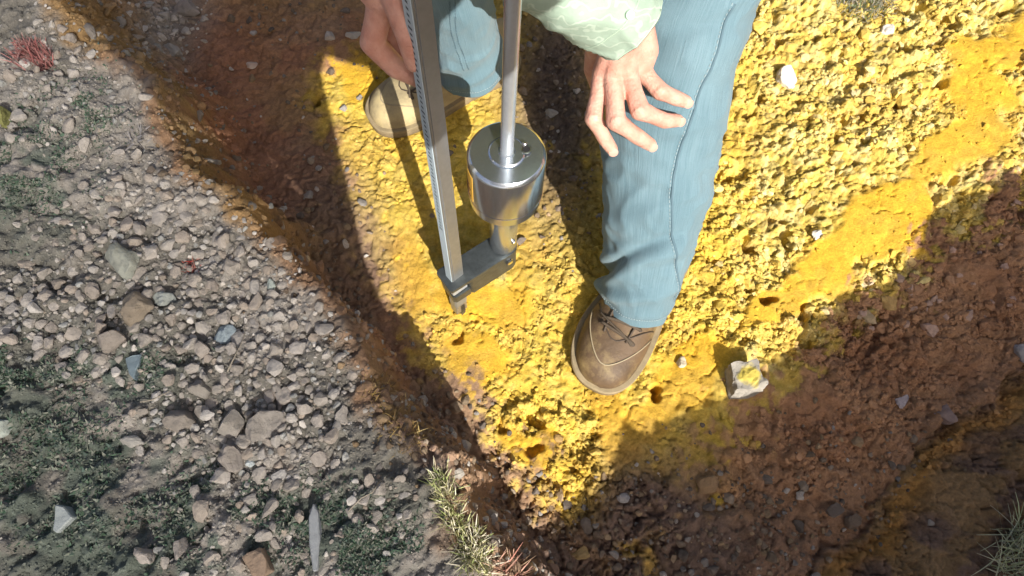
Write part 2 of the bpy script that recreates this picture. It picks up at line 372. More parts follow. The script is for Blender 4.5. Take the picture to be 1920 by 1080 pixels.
def sun_blocker(name, label, panels, poles):
    base = Vector((poles[0][0], poles[0][1], 0)); base.z = zat(base.x, base.y)
    e = empty(name, base); tag(e, label, 'added shade sheet', 'unseen sheets added to block the sun')
    for pname, outline, cm, lift in panels:
        bm = bmesh.new()
        top = [bm.verts.new(to_sheet(p) + sun_vec * (.006 + lift)) for p in outline]
        bot = [bm.verts.new(to_sheet(p) + sun_vec * lift) for p in outline]
        bm.faces.new(top); bm.faces.new(bot[::-1])
        n = len(outline)
        for k in range(n): bm.faces.new((top[k], bot[k], bot[(k + 1) % n], top[(k + 1) % n]))
        me = bpy.data.meshes.new(pname); bm.to_mesh(me); bm.free(); me.materials.append(cm)
        o = bpy.data.objects.new(pname, me); COL.objects.link(o); reparent(o, e)
    for g in poles:
        z0 = zat(g[0], g[1]) - .15
        # height of the added sheet's plane over this spot
        zt = (KP - sun_vec.x * g[0] - sun_vec.y * g[1]) / sun_vec.z + .02
        v, f = [], []
        for k in range(10):
            a = k * math.tau / 10
            v += [(g[0] + .018 * math.cos(a), g[1] + .018 * math.sin(a), z0), (g[0] + .018 * math.cos(a), g[1] + .018 * math.sin(a), zt)]
        for k in range(10): f.append((2 * k, 2 * ((k + 1) % 10), 2 * ((k + 1) % 10) + 1, 2 * k + 1))
        f.append(tuple(range(1, 20, 2)))
        reparent(mesh_obj('blocker_pole', v, f, blocker_pole_m), e)
def rim_eq(x, y, z=ZL + .01):                # where the sun ray through a rim point meets the floor
    p = P(x, y, z); k = z / math.tan(SUN_EL); return (p.x + SHX * k, p.y + SHY * k)
req = [rim_eq(*q) for q in ((40, -70), (110, 0), (260, 150), (410, 345), (560, 490), (650, 620))]
dense = left_edge[:13] + req[::-1] + [(req[0][0] - .1, 1.9), (-.1, 1.9)]
half_open_outline = left_edge[12:] + [(-.2, -.45), (-1.9, -.45), (-1.9, 1.9), (req[0][0] - .1, 1.9)] + req  # outline of the added half-open blocker
sun_blocker('added_sun_blocker', 'added half-open and opaque sheets on poles, out of view, dimming the gravel bank', [('half_open_blocker', half_open_outline, half_blocker_m, 0), ('opaque_blocker', dense, blocker_m, .012)], [(-1.4, -1.15), (-1.45, -.45)])
outR = jag(right_edge, .010, 3, 5) + [(2.3, 1.0), (2.3, -.6), (-.15, -.6), (-.15, -.05)]
sun_blocker('added_sun_blocker', 'added opaque dark green sheet on poles, out of view, shading the brown bank', [('opaque_blocker', outR, blocker_m, 0)], [(2.1, -1.1), (2.25, -.7)])

# ------------------------------------------------------------------ stones
def stone_mesh(seed, sub=2, ang=.35, flat=(1, 1, .75)):
    bm = bmesh.new(); bmesh.ops.create_icosphere(bm, subdivisions=sub, radius=1.0)
    r = random.Random(seed)
    planes = []
    for _ in range(11):
        v = Vector((r.gauss(0, 1), r.gauss(0, 1), r.gauss(0, 1))).normalized(); planes.append((v, r.uniform(.42, .85)))
    off = Vector((r.uniform(-50, 50), r.uniform(-50, 50), r.uniform(-50, 50)))
    for v in bm.verts:
        c = v.co.copy()
        for n, d in planes:
            s = c.dot(n)
            if s > d: c -= n * (s - d) * .9
        k = 1 + ang * mnoise.noise(c * 1.3 + off) + ang * .35 * mnoise.noise(c * 3.5 + off)
        c *= k
        v.co = Vector((c.x * flat[0], c.y * flat[1], c.z * flat[2]))
    V = np.array([v.co[:] for v in bm.verts]); bm.verts.index_update(); Fc = np.array([[v.index for v in f.verts] for f in bm.faces])
    bm.free(); return V, Fc
STN = [stone_mesh(100 + i, 2, .3, (1, random.uniform(.7, 1), random.uniform(.55, .8))) for i in range(14)]
STN1 = [stone_mesh(300 + i, 1, .3, (1, random.uniform(.7, 1), random.uniform(.6, .85))) for i in range(12)]
STN3 = [stone_mesh(500 + i, 3, .28, (1, random.uniform(.75, 1), random.uniform(.55, .8))) for i in range(8)]
def rotm(rz, rx, ry):
    return np.array((Matrix.Rotation(rz, 3, 'Z') @ Matrix.Rotation(rx, 3, 'X') @ Matrix.Rotation(ry, 3, 'Y')))
def stuff_stones(name, items, lib, material, label, cat):
    """items: (x, y, z, r, colour)"""
    VV, FF, CC = [], [], []; base = 0
    for (x, y, z, r, c) in items:
        V, Fc = lib[random.randrange(len(lib))]
        R = rotm(random.uniform(0, 6.3), random.gauss(0, .4), random.gauss(0, .4))
        VV.append(V @ R.T * r + np.array((x, y, z))); FF.append(Fc + base); base += len(V)
        CC.append(np.repeat(np.array(c)[None, :], len(V), 0))
    V = np.concatenate(VV); Fc = np.concatenate(FF)
    o = mesh_obj(name, V, Fc.tolist(), material, None, False, np.concatenate(CC))
    tag(o, label, cat, None, 'stuff'); return o
class Grid:
    def __init__(s, c): s.c = c; s.d = {}
    def ok(s, x, y, r, f):
        i, j = int(x // s.c), int(y // s.c)
        for a in range(i - 2, i + 3):
            for b in range(j - 2, j + 3):
                for (X, Y, R) in s.d.get((a, b), ()):
                    if (X - x) ** 2 + (Y - y) ** 2 < (f * (R + r)) ** 2: return False
        return True
    def add(s, x, y, r): s.d.setdefault((int(x // s.c), int(y // s.c)), []).append((x, y, r))
occ = Grid(.03)

GREYS = [(.30, .27, .235), (.36, .33, .29), (.42, .385, .34), (.33, .28, .23), (.38, .36, .33), (.46, .43, .39), (.31, .31, .29)]
def gcol():
    c = np.array(random.choice(GREYS)) * random.uniform(.95, 1.5); return tuple(c)
stone_ms = [mat('gravel_stone_grey', rough=.9, rnd=[(.38, .34, .295), (.46, .42, .37), (.53, .49, .44), (.42, .36, .30), (.49, .46, .42), (.40, .34, .28), (.56, .53, .49)], nscale=1.8, namt=.22, bump=.0022, bscale=3.5, spec=.2)]
stuff_m = mat('gravel_grit', rough=.92, attr='col', nscale=150, namt=.2, bump=.002, bscale=150, spec=.2)

# single stones that can be told apart
def rock(name, label, x, y, wpx, hpx, tall, color, seed, rz=0.0, sink=.35, bump=.004, namt=.18, sub=4, ang=.25, tilt=(0, 0), extra=None):
    g = G(x, y); dep = (g.y * SP + (H - g.z) * CP)
    rx = wpx * dep / F / 2; ry = hpx * dep / F / 2
    V, Fc = stone_mesh(seed, sub, ang, (1, 1, 1))
    V = V / np.abs(V).max(0)
    V = V * np.array((rx, ry, tall / 2)); V = V @ rotm(rz, *tilt).T
    bot = V[:, 2].min()
    m = mat(name + '_surface', color, .85, nscale=45, namt=namt, bump=bump, bscale=90, spec=.3)
    o = mesh_obj(name, V, Fc.tolist(), m, None, False)
    o.location = (g.x, g.y, g.z - bot - sink * tall)
    tag(o, label, 'stone'); occ.add(g.x, g.y, max(rx, ry) * .9)
    return o
def block_stone():
    g = G(1388, 716); bm = bmesh.new(); bmesh.ops.create_cube(bm, size=1.0); bmesh.ops.subdivide_edges(bm, edges=bm.edges[:], cuts=7, use_grid_fill=True)
    for v in bm.verts:
        c = v.co.copy(); k = max(abs(c.x), abs(c.y), abs(c.z)) / c.length; c *= (.80 + .20 * k)
        c += Vector((mnoise.noise(c * 3 + Vector((3, 1, 7))), mnoise.noise(c * 3 + Vector((9, 4, 2))), mnoise.noise(c * 3))) * .09 + c * .10 * mnoise.noise(c * 7)
        c.x *= .048 * (1 - .14 * c.y); c.y *= .047; c.z *= .046; v.co = c
    me = bpy.data.meshes.new('soil_caked_stone'); bm.to_mesh(me); bm.free()
    o = bpy.data.objects.new('soil_caked_stone', me); COL.objects.link(o); o.location = (g.x, g.y, g.z + .016); o.rotation_euler = (-.12, .06, .15)
    m = mat('caked_stone_surface', (.31, .285, .245), .9, nscale=60, namt=.25, bump=.003, bscale=120, spec=.2); nt = m.node_tree; b = nt.nodes['Principled BSDF']
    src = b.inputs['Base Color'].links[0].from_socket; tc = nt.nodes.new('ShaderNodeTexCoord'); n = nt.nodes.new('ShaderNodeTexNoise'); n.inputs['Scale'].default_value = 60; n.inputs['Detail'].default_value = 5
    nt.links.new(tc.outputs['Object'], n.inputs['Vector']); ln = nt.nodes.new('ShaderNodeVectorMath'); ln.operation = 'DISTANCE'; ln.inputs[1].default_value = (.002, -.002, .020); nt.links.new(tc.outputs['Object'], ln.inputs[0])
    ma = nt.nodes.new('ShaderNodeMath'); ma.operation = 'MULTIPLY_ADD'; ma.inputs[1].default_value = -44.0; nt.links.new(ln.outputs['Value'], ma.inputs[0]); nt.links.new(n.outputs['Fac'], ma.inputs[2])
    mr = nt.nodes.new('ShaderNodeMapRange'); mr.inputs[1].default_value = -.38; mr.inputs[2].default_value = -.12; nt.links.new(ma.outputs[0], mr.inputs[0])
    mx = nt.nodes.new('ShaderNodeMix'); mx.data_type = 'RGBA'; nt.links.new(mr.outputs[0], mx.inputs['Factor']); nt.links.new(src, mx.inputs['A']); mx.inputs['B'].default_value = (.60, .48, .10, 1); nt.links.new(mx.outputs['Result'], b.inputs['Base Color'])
    me.materials.append(m); tag(o, 'blocky pale stone with a yellow-stained top at the shadow edge', 'stone'); occ.add(g.x, g.y, .03)
block_stone()
rock('white_stone', 'rounded whitish stone in the sunlit yellow soil', 1475, 150, 48, 46, .035, (.66, .60, .52), 903, .4, .35)
rock('blue_grey_stone', 'triangular pale blue-grey stone among the gravel', 421, 630, 52, 46, .025, (.36, .43, .46), 905, .6, .3, namt=.08)
rock('oblong_stone', 'oblong pale green-grey stone near the top of the gravel', 314, 566, 58, 30, .028, (.44, .47, .43), 906, -.1, .35)
rock('mossy_boulder', 'large rounded stone with mottled green-grey face in the gravel', 232, 492, 66, 82, .05, (.33, .34, .29), 907, .2, .5, namt=.3)
rock('earthy_boulder', 'brown earthy boulder below the mottled stone', 262, 585, 78, 72, .055, (.30, .25, .19), 908, 0, .5, namt=.25)
rock('pitted_boulder', 'largest pale boulder with a pitted face low in the gravel', 498, 800, 80, 66, .055, (.40, .365, .325), 909, .1, .45, bump=.008, namt=.25)
rock('square_boulder', 'square pale boulder left of the pitted boulder', 440, 795, 46, 66, .05, (.38, .345, .30), 910, .1, .45)
rock('brown_boulder', 'brown-grey boulder over a dark hollow in the gravel', 345, 788, 66, 52, .05, (.31, .275, .235), 911, -.3, .45)
rock('clod_boulder', 'pale upright clod under the pitted boulder', 440, 862, 42, 56, .04, (.36, .32, .28), 912, .2, .4)
rock('lumpy_boulder', 'lumpy pinkish-brown stone in the middle of the gravel', 212, 640, 60, 56, .045, (.33, .29, .25), 913, .2, .4)
rock('square_clod', 'small square stone in the gravel under the blue-grey one', 377, 730, 42, 40, .035, (.33, .30, .26), 917, .1, .4)
rock('tan_boulder', 'brown stone cut off by the bottom edge of the picture', 490, 1062, 54, 66, .05, (.34, .25, .18), 914, .1, .4)
rock('greenish_stone', 'pale greenish stone at the left edge of the picture', 5, 805, 46, 42, .03, (.42, .46, .41), 915, .1, .35)
rock('lichen_stone', 'olive lichen-covered stone at the upper left edge', 2, 226, 46, 40, .035, (.25, .25, .09), 916, .1, .35)
rock('pale_bar_stone', 'flat pale stone lying across moss left of the gravel', 245, 828, 56, 24, .02, (.43, .41, .37), 918, -.1, .35)
rock('cube_stone', 'pale cube-shaped stone near the bottom of the gravel', 277, 1042, 34, 36, .03, (.42, .38, .34), 919, .3, .35)
rock('tall_stone', 'tall pale stone beside the cube-shaped stone', 338, 1030, 28, 54, .03, (.40, .36, .32), 920, .1, .35)
rock('small_white_chip', 'small bright bluish-white chip below the boulders', 472, 868, 22, 18, .012, (.62, .68, .68), 921, .3, .3)
rock('mint_pebble', 'pale mint pebble at the edge of the gravel', 511, 536, 18, 24, .015, (.50, .56, .50), 922, .3, .3)
rock('scree_boulder', 'round grey-brown boulder at the top of the bank', 352, 20, 50, 42, .04, (.30, .27, .245), 923, .2, .4)
rock('scree_stone', 'pale round stone beside the grey-brown boulder at the top', 278, 14, 30, 26, .022, (.44, .43, .40), 924, .2, .35)
rock('scree_slab', 'pale oblong stone on the grey scree of the bank', 322, 96, 46, 30, .025, (.36, .345, .32), 925, -.3, .35)
rock('pink_pebble', 'small pale pinkish stone on the brown slope', 474, 126, 24, 14, .012, (.52, .42, .36), 926, .1, .3)
rock('tan_pebble', 'tan pebble low on the shaded slope', 577, 487, 18, 14, .012, (.50, .41, .31), 927, .1, .3)
rock('shadow_pebble', 'pale pebble in the dark ground right of the steel rod', 1034, 214, 26, 20, .018, (.36, .34, .32), 928, .2, .3)
rock('pale_stone', 'pale stone on the dark ground left of the gripping hand', 664, 68, 32, 20, .018, (.40, .38, .35), 929, .2, .3)
rock('ochre_cobble', 'smooth ochre cobble in the dark bottom of the pit', 1088, 1038, 38, 32, .03, (.36, .26, .12), 930, .2, .35)
rock('grey_cobble', 'pale grey oval cobble right of the sunlit wedge tip', 1166, 932, 32, 24, .022, (.36, .34, .33), 931, -.5, .35)
rock('round_cobble', 'round brown cobble in the shade below the caked stone', 1332, 912, 54, 44, .035, (.30, .20, .11), 932, .1, .4)
rock('dark_cobble', 'dark grey-brown cobble next to the ochre band', 1562, 958, 36, 28, .025, (.17, .135, .11), 933, .1, .35)
rock('oval_cobble', 'dark brown oval cobble right of the grey-brown one', 1598, 978, 36, 26, .025, (.19, .14, .10), 935, .4, .35)
rock('lilac_chip', 'pale lilac flake on the shaded brown slope', 1690, 752, 34, 26, .010, (.42, .37, .38), 936, .9, .2)
rock('mauve_stone', 'dull mauve stone in the crease of the right bank', 1772, 778, 46, 40, .03, (.27, .20, .18), 937, .2, .4)
rock('grey_stone', 'grey stone at the right edge of the picture', 1912, 666, 26, 40, .025, (.34, .32, .32), 938, .2, .35)
rock('white_flake', 'small white flake in the yellow soil right of the jeans', 1534, 442, 26, 20, .014, (.72, .68, .60), 939, .2, .3)
rock('white_sliver', 'slender white stone near the grey plant', 1662, 60, 24, 34, .016, (.72, .66, .56), 940, -.5, .3)
rock('cream_pebble', 'cream pebble in the soil right of the brown shoe', 1278, 682, 22, 26, .018, (.58, .50, .36), 941, .2, .3)

def slate(name, label, pts, color, thick=.006, lift=.006, tilt=0.0):
    g = [G(x, y) for x, y in pts]; c = sum(g, Vector()) / len(g); zc = max(p.z for p in g) if len(g) < 99 else c.z
    zc = c.z + lift
    bm = bmesh.new()
    loc = [P(x, y, zc) - Vector((c.x, c.y, zc)) for x, y in pts]
    top = [bm.verts.new(Vector((p.x, p.y, thick / 2 + tilt * p.x + random.uniform(-.001, .001)))) for p in loc]
    bot = [bm.verts.new(Vector((p.x * 1.03, p.y * 1.03, -thick / 2 - .012 + tilt * p.x))) for p in loc]
    bm.faces.new(top); bm.faces.new(bot[::-1]); n = len(pts)
    for k in range(n): bm.faces.new((top[k], bot[k], bot[(k + 1) % n], top[(k + 1) % n]))
    bmesh.ops.recalc_face_normals(bm, faces=bm.faces)
    bmesh.ops.bevel(bm, geom=bm.edges[:], offset=.0012, segments=1, affect='EDGES')
    me = bpy.data.meshes.new(name); bm.to_mesh(me); bm.free()
    me.materials.append(mat(name + '_surface', color, .75, nscale=80, namt=.15, bump=.002, bscale=110))
    o = bpy.data.objects.new(name, me); COL.objects.link(o); o.location = (c.x, c.y, zc)
    tag(o, label, 'stone'); occ.add(c.x, c.y, .02)
slate('slate_sliver', 'long thin grey slate sliver standing near the bottom edge', [(588, 944), (597, 960), (600, 1010), (596, 1070), (588, 1072), (581, 1020), (580, 970)], (.34, .36, .37))
slate('slate_chip', 'dark blue-grey jagged slate chip in the gravel', [(240, 690), (236, 672), (252, 668), (266, 664), (262, 684), (256, 694), (252, 712), (243, 702)], (.20, .26, .29))
slate('slate_flake', 'pale blue-grey jagged flake on the lower left moss', [(106, 946), (122, 950), (138, 970), (124, 984), (110, 1000), (100, 994), (104, 976)], (.40, .44, .43))

# gravel on the left bank
def left_bank(x, y):     # density 0..1 in photo pixels
    if x < -60 or y < -20 or y > 1110: return 0
    m = 0
    for cx, cy, rx, ry, a, w in ((330, 500, 330, 170, 35, 1), (120, 600, 210, 110, 10, 1), (450, 785, 200, 165, 0, 1), (80, 120, 110, 110, 0, .7), (110, 240, 130, 60, 0, .7),
                                 (560, 700, 120, 170, -20, .9), (380, 1010, 130, 80, 0, .5), (560, 1020, 140, 80, 0, .45), (190, 710, 120, 40, 0, .8), (250, 170, 80, 120, 30, .4), (320, 50, 80, 70, 0, .9), (120, 920, 330, 150, 0, .10), (700, 960, 110, 80, 0, .5)):
        m = max(m, w * float(np.exp(-((((x - cx) * math.cos(math.radians(a)) + (y - cy) * math.sin(math.radians(a))) / rx) ** 2 + ((-(x - cx) * math.sin(math.radians(a)) + (y - cy) * math.cos(math.radians(a))) / ry) ** 2) ** 2)))
    for cx, cy, r in ((60, 340, 110), (30, 720, 70), (120, 850, 130), (300, 950, 90)):
        m *= 1 - .85 * math.exp(-((x - cx) ** 2 + (y - cy) ** 2) / r ** 2)
    return m
def gpt(x, y):
    p = P(x, y, ZL)
    for _ in range(4): p = P(x, y, zat(p.x, p.y))
    return p
PX0 = np.array(plateau_poly)
def on_bank(p): return bool(in_poly(np.array([p.x]), np.array([p.y]), plateau_poly)[0])
sizes = sorted([min(.0125, max(.0018, random.lognormvariate(math.log(.0036), .52))) for _ in range(11000)], reverse=True)
cands = []
for r in sizes:
    for _ in range(3 if r > .007 else 2):
        x, y = random.uniform(-40, 960), random.uniform(-15, 1100)
        if random.random() > left_bank(x, y) ** 2.2: continue
        p = gpt(x, y)
        if not (on_bank(p) or (230 < x < 420 and y < 140 and r < .011)): continue
        if not occ.ok(p.x, p.y, r, .66): continue
        occ.add(p.x, p.y, r); cands.append((p.x, p.y, zat(p.x, p.y), r)); break
big = cands[:300]; rest = cands[300:]
meshes = []
for k, (V, Fc) in enumerate(STN):
    me = bpy.data.meshes.new('gravel_stone'); me.from_pydata(V.tolist(), [], Fc.tolist()); me.materials.append(stone_ms[0]); meshes.append(me)
for (x, y, z, r) in big:
    o = bpy.data.objects.new('gravel_stone', random.choice(meshes)); COL.objects.link(o)
    o.location = (x, y, z + r * random.uniform(-.1, .35)); o.rotation_euler = (random.gauss(0, .35), random.gauss(0, .35), random.uniform(0, 6.3))
    o.scale = (r * 1.12, r * 1.12, r * 1.1); o.parent = ground
stuff_stones('gravel', [(x, y, z + r * random.uniform(-.1, .4), r * 1.15, gcol()) for (x, y, z, r) in rest], STN, stuff_m, 'loose pale grey gravel covering the left bank', 'gravel')
print('gravel', len(big), len(rest))

# grit: fine grains over the bank
n = 32000; xs = RNG.uniform(-40, 960, n); ys = RNG.uniform(-15, 1100, n)
wgt = np.array([left_bank(x, y) for x, y in zip(xs, ys)]); keep = RNG.random(n) < .35 + wgt; xs, ys = xs[keep], ys[keep]
X, Y, Z = onground(xs, ys, ZL); keep = in_poly(X, Y, plateau_poly)
items = []
for x, y, z in zip(X[keep], Y[keep], Z[keep]):
    r = random.uniform(.0010, .0030); items.append((x, y, z + r * .1, r, tuple(cat_(x, y) * random.uniform(.85, 1.35))))
stuff_stones('grit', items, STN1, stuff_m, 'fine grey grit between the gravel stones on the left bank', 'grit')

# pebbles in the shaded soil of the pit and crumbs on the yellow floor
items = []
def pit_density(x, y):
    m = 0
    for cx, cy, rx, ry, w in ((1120, 990, 200, 130, 1), (1330, 1020, 250, 100, .9), (1300, 880, 230, 100, .35), (820, 800, 130, 100, .9), (640, 420, 100, 200, .5), (700, 640, 90, 110, .5), (920, 960, 60, 90, .9),
                              (1040, 220, 90, 240, .8), (1560, 900, 190, 120, .45), (600, 180, 90, 120, .35), (560, 40, 150, 60, .5), (330, 230, 70, 110, .35), (430, 330, 80, 60, .4), (460, 130, 110, 140, .25), (560, 560, 90, 90, .4), (720, 760, 60, 60, .3), (860, 320, 50, 120, .4)):
        m = max(m, w * math.exp(-(((x - cx) / rx) ** 2 + ((y - cy) / ry) ** 2) ** 2))
    return m
def flr(x, y):
    p = P(x, y, 0)
    for _ in range(4): p = P(x, y, zat(p.x, p.y))
    return p
n = 12000; xs = RNG.uniform(230, 1850, n); ys = RNG.uniform(-10, 1100, n)
wgt = np.array([pit_density(x, y) for x, y in zip(xs, ys)]); keep = RNG.random(n) < wgt
for x, y in zip(xs[keep], ys[keep]):
    p = G(x, y) if x < 900 else flr(x, y)
    if cat_(p.x, p.y)[0] > .40 and random.random() < .8: continue
    r = min(.013, random.lognormvariate(math.log(.0036), .55))
    if not occ.ok(p.x, p.y, r, .6): continue
    occ.add(p.x, p.y, r)
    c = np.array(random.choice([(.17, .13, .095), (.22, .165, .11), (.14, .115, .095), (.25, .20, .15), (.28, .20, .12), (.24, .22, .20)])) * random.uniform(.8, 1.25)
    if random.random() < .05: c = np.array((.42, .38, .34))
    items.append((p.x, p.y, p.z + r * .2, r, tuple(c)))
n = 60000; X = RNG.uniform(-.95, .12, n); Y = RNG.uniform(-.08, 1.15, n); t = lookup(GTL, X, Y); keep = (t > .03) & (t < .99); X, Y, t = X[keep][:3600], Y[keep][:3600], t[keep][:3600]
Zs = zatv(X, Y); Cs = lookup(GC, X, Y)
for x, y, z, c in zip(X, Y, Zs, Cs):
    r = min(.013, random.lognormvariate(math.log(.0042), .5))
    c = c * random.uniform(.8, 1.3) if random.random() < .8 else np.array(gcol()) * .7
    items.append((x, y, z + r * random.uniform(-.2, .3), r, tuple(np.clip(c, 0, .6))))
stuff_stones('pebbles', items, STN, stuff_m, 'small brown and grey pebbles and clods in the shaded soil of the pit', 'pebbles')
items = []
n = 34000; xs = RNG.uniform(600, 1930, n); ys = RNG.uniform(-10, 990, n)
X, Y, Z = onground(xs, ys, 0.0); keep = RNG.random(n) < (.05 + 1.3 * np.maximum(0, lookup(GPA, X, Y) - .42) / .2) * (1 - .95 * lookup(GSM, X, Y)) * np.where((xs < 1180) & (ys < 690), .45, 1.0)
Cc = lookup(GC, X, Y); keep &= Cc[:, 0] > .35
for x, y, z, c in zip(X[keep], Y[keep], Z[keep], Cc[keep]):
    r = min(.009, random.lognormvariate(math.log(.0024), .5))
    items.append((x, y, z + r * .15, r, tuple(np.clip(c * random.uniform(.9, 1.15) * np.array((1, 1.0, 1.0)), 0, .75))))
nb = 1500; xs = np.concatenate([RNG.uniform(1330, 1920, nb), RNG.uniform(880, 1180, 260)]); ys = np.concatenate([RNG.uniform(-10, 620, nb), RNG.uniform(700, 960, 260)]); X, Y, Z = onground(xs, ys, 0.0)
keep = (lookup(GSM, X, Y) < .25) & (RNG.random(len(X)) < .1 + 2.2 * np.maximum(0, lookup(GPA, X, Y) - .42) / .2); Cc = lookup(GC, X, Y); keep &= Cc[:, 0] > .35
for x, y, z, c in list(zip(X[keep], Y[keep], Z[keep], Cc[keep]))[:520]:        # larger clods where the floor is broken up
    r = min(.020, random.lognormvariate(math.log(.0078), .38))
    items.append((x, y, z - r * .15, r, tuple(np.clip(c * random.uniform(.85, 1.1) + (np.array((.06, .09, .12)) if random.random() < .3 else 0), 0, .75))))
stuff_stones('soil_crumbs', items, STN1 + STN, stuff_m, 'loose crumbs of yellow soil scattered over the pit floor', 'soil')

# ------------------------------------------------------------------ grass and ground cover
def blades(specs):
    """specs: (base, tip, width, colour, bend)"""
    VV, FF, CC = [], [], []
    for (b, t, w, c, bend) in specs:
        d = (t - b); L = d.length
        side = d.cross(Vector((0, 0, 1)))
        if side.length < 1e-6: side = Vector((1, 0, 0))
        side = side.normalized(); 
        rotq = Matrix.Rotation(random.uniform(-1.2, 1.2), 3, d.normalized()); side = rotq @ side
        n = len(VV); segs = 3
        for k in range(segs + 1):
            q = k / segs; c0 = b + d * q + Vector((0, 0, -1)) * bend * L * q * q
            ww = w * (1 - q * .85)
            VV += [c0 - side * ww, c0 + side * ww]; CC += [c, c]
        for k in range(segs):
            a = n + 2 * k; FF.append((a, a + 1, a + 3, a + 2))
    return VV, FF, np.array(CC)
leaf_m = mat('blade', rough=.6, attr='col', nscale=60, namt=.15, spec=.3)
def tuft(name, label, spots, n, length, width, cols, cat='grass', spread=.9, bend=.25, up=1.0):
    sp = []
    g0 = G(*spots[0][:2])
    for k in range(n):
        sx, sy, rad = random.choice(spots)
        cl = lambda v: max(-1.5, min(1.5, v)); x = sx + cl(random.gauss(0, 1)) * rad * .5; y = sy + cl(random.gauss(0, 1)) * rad * .5
        p = G(x, y) if k % 4 == 0 else None
        if p is None:
            q = G0[(sx, sy)] if (sx, sy) in G0 else G(sx, sy); G0[(sx, sy)] = q
            dep = q.y * SP + (H - q.z) * CP; p = q + Vector(((x - sx) * dep / F, -(y - sy) * dep / F, 0)); p.z = zat(p.x, p.y)
        a = random.uniform(0, 6.28); l = length * random.uniform(.45, 1.15); s = random.uniform(.1, spread)
        tip = p + Vector((math.cos(a) * s * l, math.sin(a) * s * l, l * up * math.sqrt(max(.05, 1 - min(.95, s * s)))))
        c = np.array(random.choice(cols)) * random.uniform(.8, 1.2)
        sp.append((p - Vector((0, 0, .004)) - g0, tip - g0, width * random.uniform(.6, 1.2), tuple(c), bend * random.uniform(.3, 1.3)))
    V, Fc, C = blades(sp)
    o = mesh_obj(name, V, Fc, leaf_m, None, True, C); o.location = g0
    return tag(o, label, cat)
G0 = {}
PALE = [(.42, .40, .20), (.36, .38, .17), (.55, .50, .32), (.30, .36, .13), (.60, .56, .42)]
tuft('grass_tuft', 'sunlit pale grass tuft at the sharp corner of the bank', [(826, 900, 20), (836, 930, 24), (846, 960, 24), (856, 985, 20)], 420, .028, .0010, PALE)
tuft('grass_tuft', 'sunlit green and straw grass tuft nearest the bottom edge on the bank', [(886, 1034, 34), (898, 1052, 34), (878, 1020, 30)], 460, .032, .0011, PALE + [(.62, .58, .46)] * 2)
tuft('red_plant', 'spiky reddish-pink plant by the bottom edge beside the grass', [(955, 1062, 24), (975, 1075, 18)], 120, .036, .0011, [(.44, .20, .15), (.48, .28, .21), (.40, .28, .18)], 'plant')
tuft('grass_tuft', 'pale green grass tuft in the lower right corner', [(1900, 1035, 30), (1890, 1065, 30), (1915, 1000, 18)], 240, .07, .0013, [(.46, .50, .34), (.54, .56, .42), (.38, .44, .26)])
tuft('red_plant', 'matted red plant at the upper left', [(66, 108, 34), (52, 98, 26), (84, 118, 22)], 420, .026, .0013, [(.44, .17, .16), (.50, .25, .23), (.40, .22, .20)], 'plant', 1.0, .2, 1.0)
tuft('red_plant', 'tiny red sprig in the gravel', [(358, 494, 8), (362, 510, 8)], 60, .018, .0011, [(.55, .10, .08), (.5, .2, .15)], 'plant', 1.2, .2, .6)
tuft('grey_plant', 'grey-green bushy plant at the top of the sunlit soil', [(1625, 8, 42), (1600, -6, 40), (1655, -4, 36)], 900, .035, .0011, [(.20, .20, .14), (.26, .25, .19), (.14, .20, .07), (.30, .27, .22)], 'plant', 1.1, .4)
tuft('dry_grass', 'dry brown grass hanging over the notch in the bank', [(720, 770, 40), (742, 800, 40), (700, 730, 30), (770, 830, 30)], 420, .020, .0008, [(.36, .25, .08), (.30, .20, .08), (.40, .30, .12)], 'grass', 1.2, .3, .6)
tuft('dry_sprig', 'twiggy dry sprig on the gravel bank edge', [(255, 258, 18), (246, 262, 14)], 40, .03, .0022, [(.36, .34, .34), (.28, .27, .27)], 'plant', 1.2, .2, .6)
# low moss and ground cover
sp = []
MOSS = [(70, 340, 120, 100), (30, 300, 80, 80), (110, 800, 130, 90), (60, 930, 150, 100), (300, 960, 190, 90), (220, 690, 110, 40), (640, 1000, 130, 70), (160, 200, 70, 60), (480, 930, 160, 60), (20, 690, 60, 50), (700, 1040, 120, 50), (200, 310, 60, 60), (380, 880, 90, 60)]
MS = np.array(MOSS[:11], float)[RNG.integers(0, 11, 20000)]; xs = RNG.normal(MS[:, 0], MS[:, 2] * .55); ys = RNG.normal(MS[:, 1], MS[:, 3] * .55)
keep = (xs > -50) & (ys < 1110) & (xs < 960); X, Y, Z = onground(xs[keep], ys[keep], ZL)
keep = in_poly(X, Y, plateau_poly) & (vnoise(X / .03, Y / .03, 77) > .42)
for x, y, z in zip(X[keep], Y[keep], Z[keep]):
    p = Vector((x, y, z))
    l = random.uniform(.002, .0055); a = random.uniform(0, 6.28)
    tip = p + Vector((math.cos(a) * l, math.sin(a) * l, l * random.uniform(.3, 1.0)))
    c = np.array(random.choice([(.07, .125, .08), (.09, .145, .095), (.13, .17, .12), (.09, .13, .105), (.19, .21, .165), (.26, .27, .22)])) * random.uniform(.8, 1.3)
    sp.append((p, tip, random.uniform(.0010, .0022), tuple(c), .1))
V, Fc, C = blades(sp)
tag(mesh_obj('moss', V, Fc, leaf_m, None, True, C), 'dark green moss and low weeds on the left bank', 'moss', None, 'stuff')
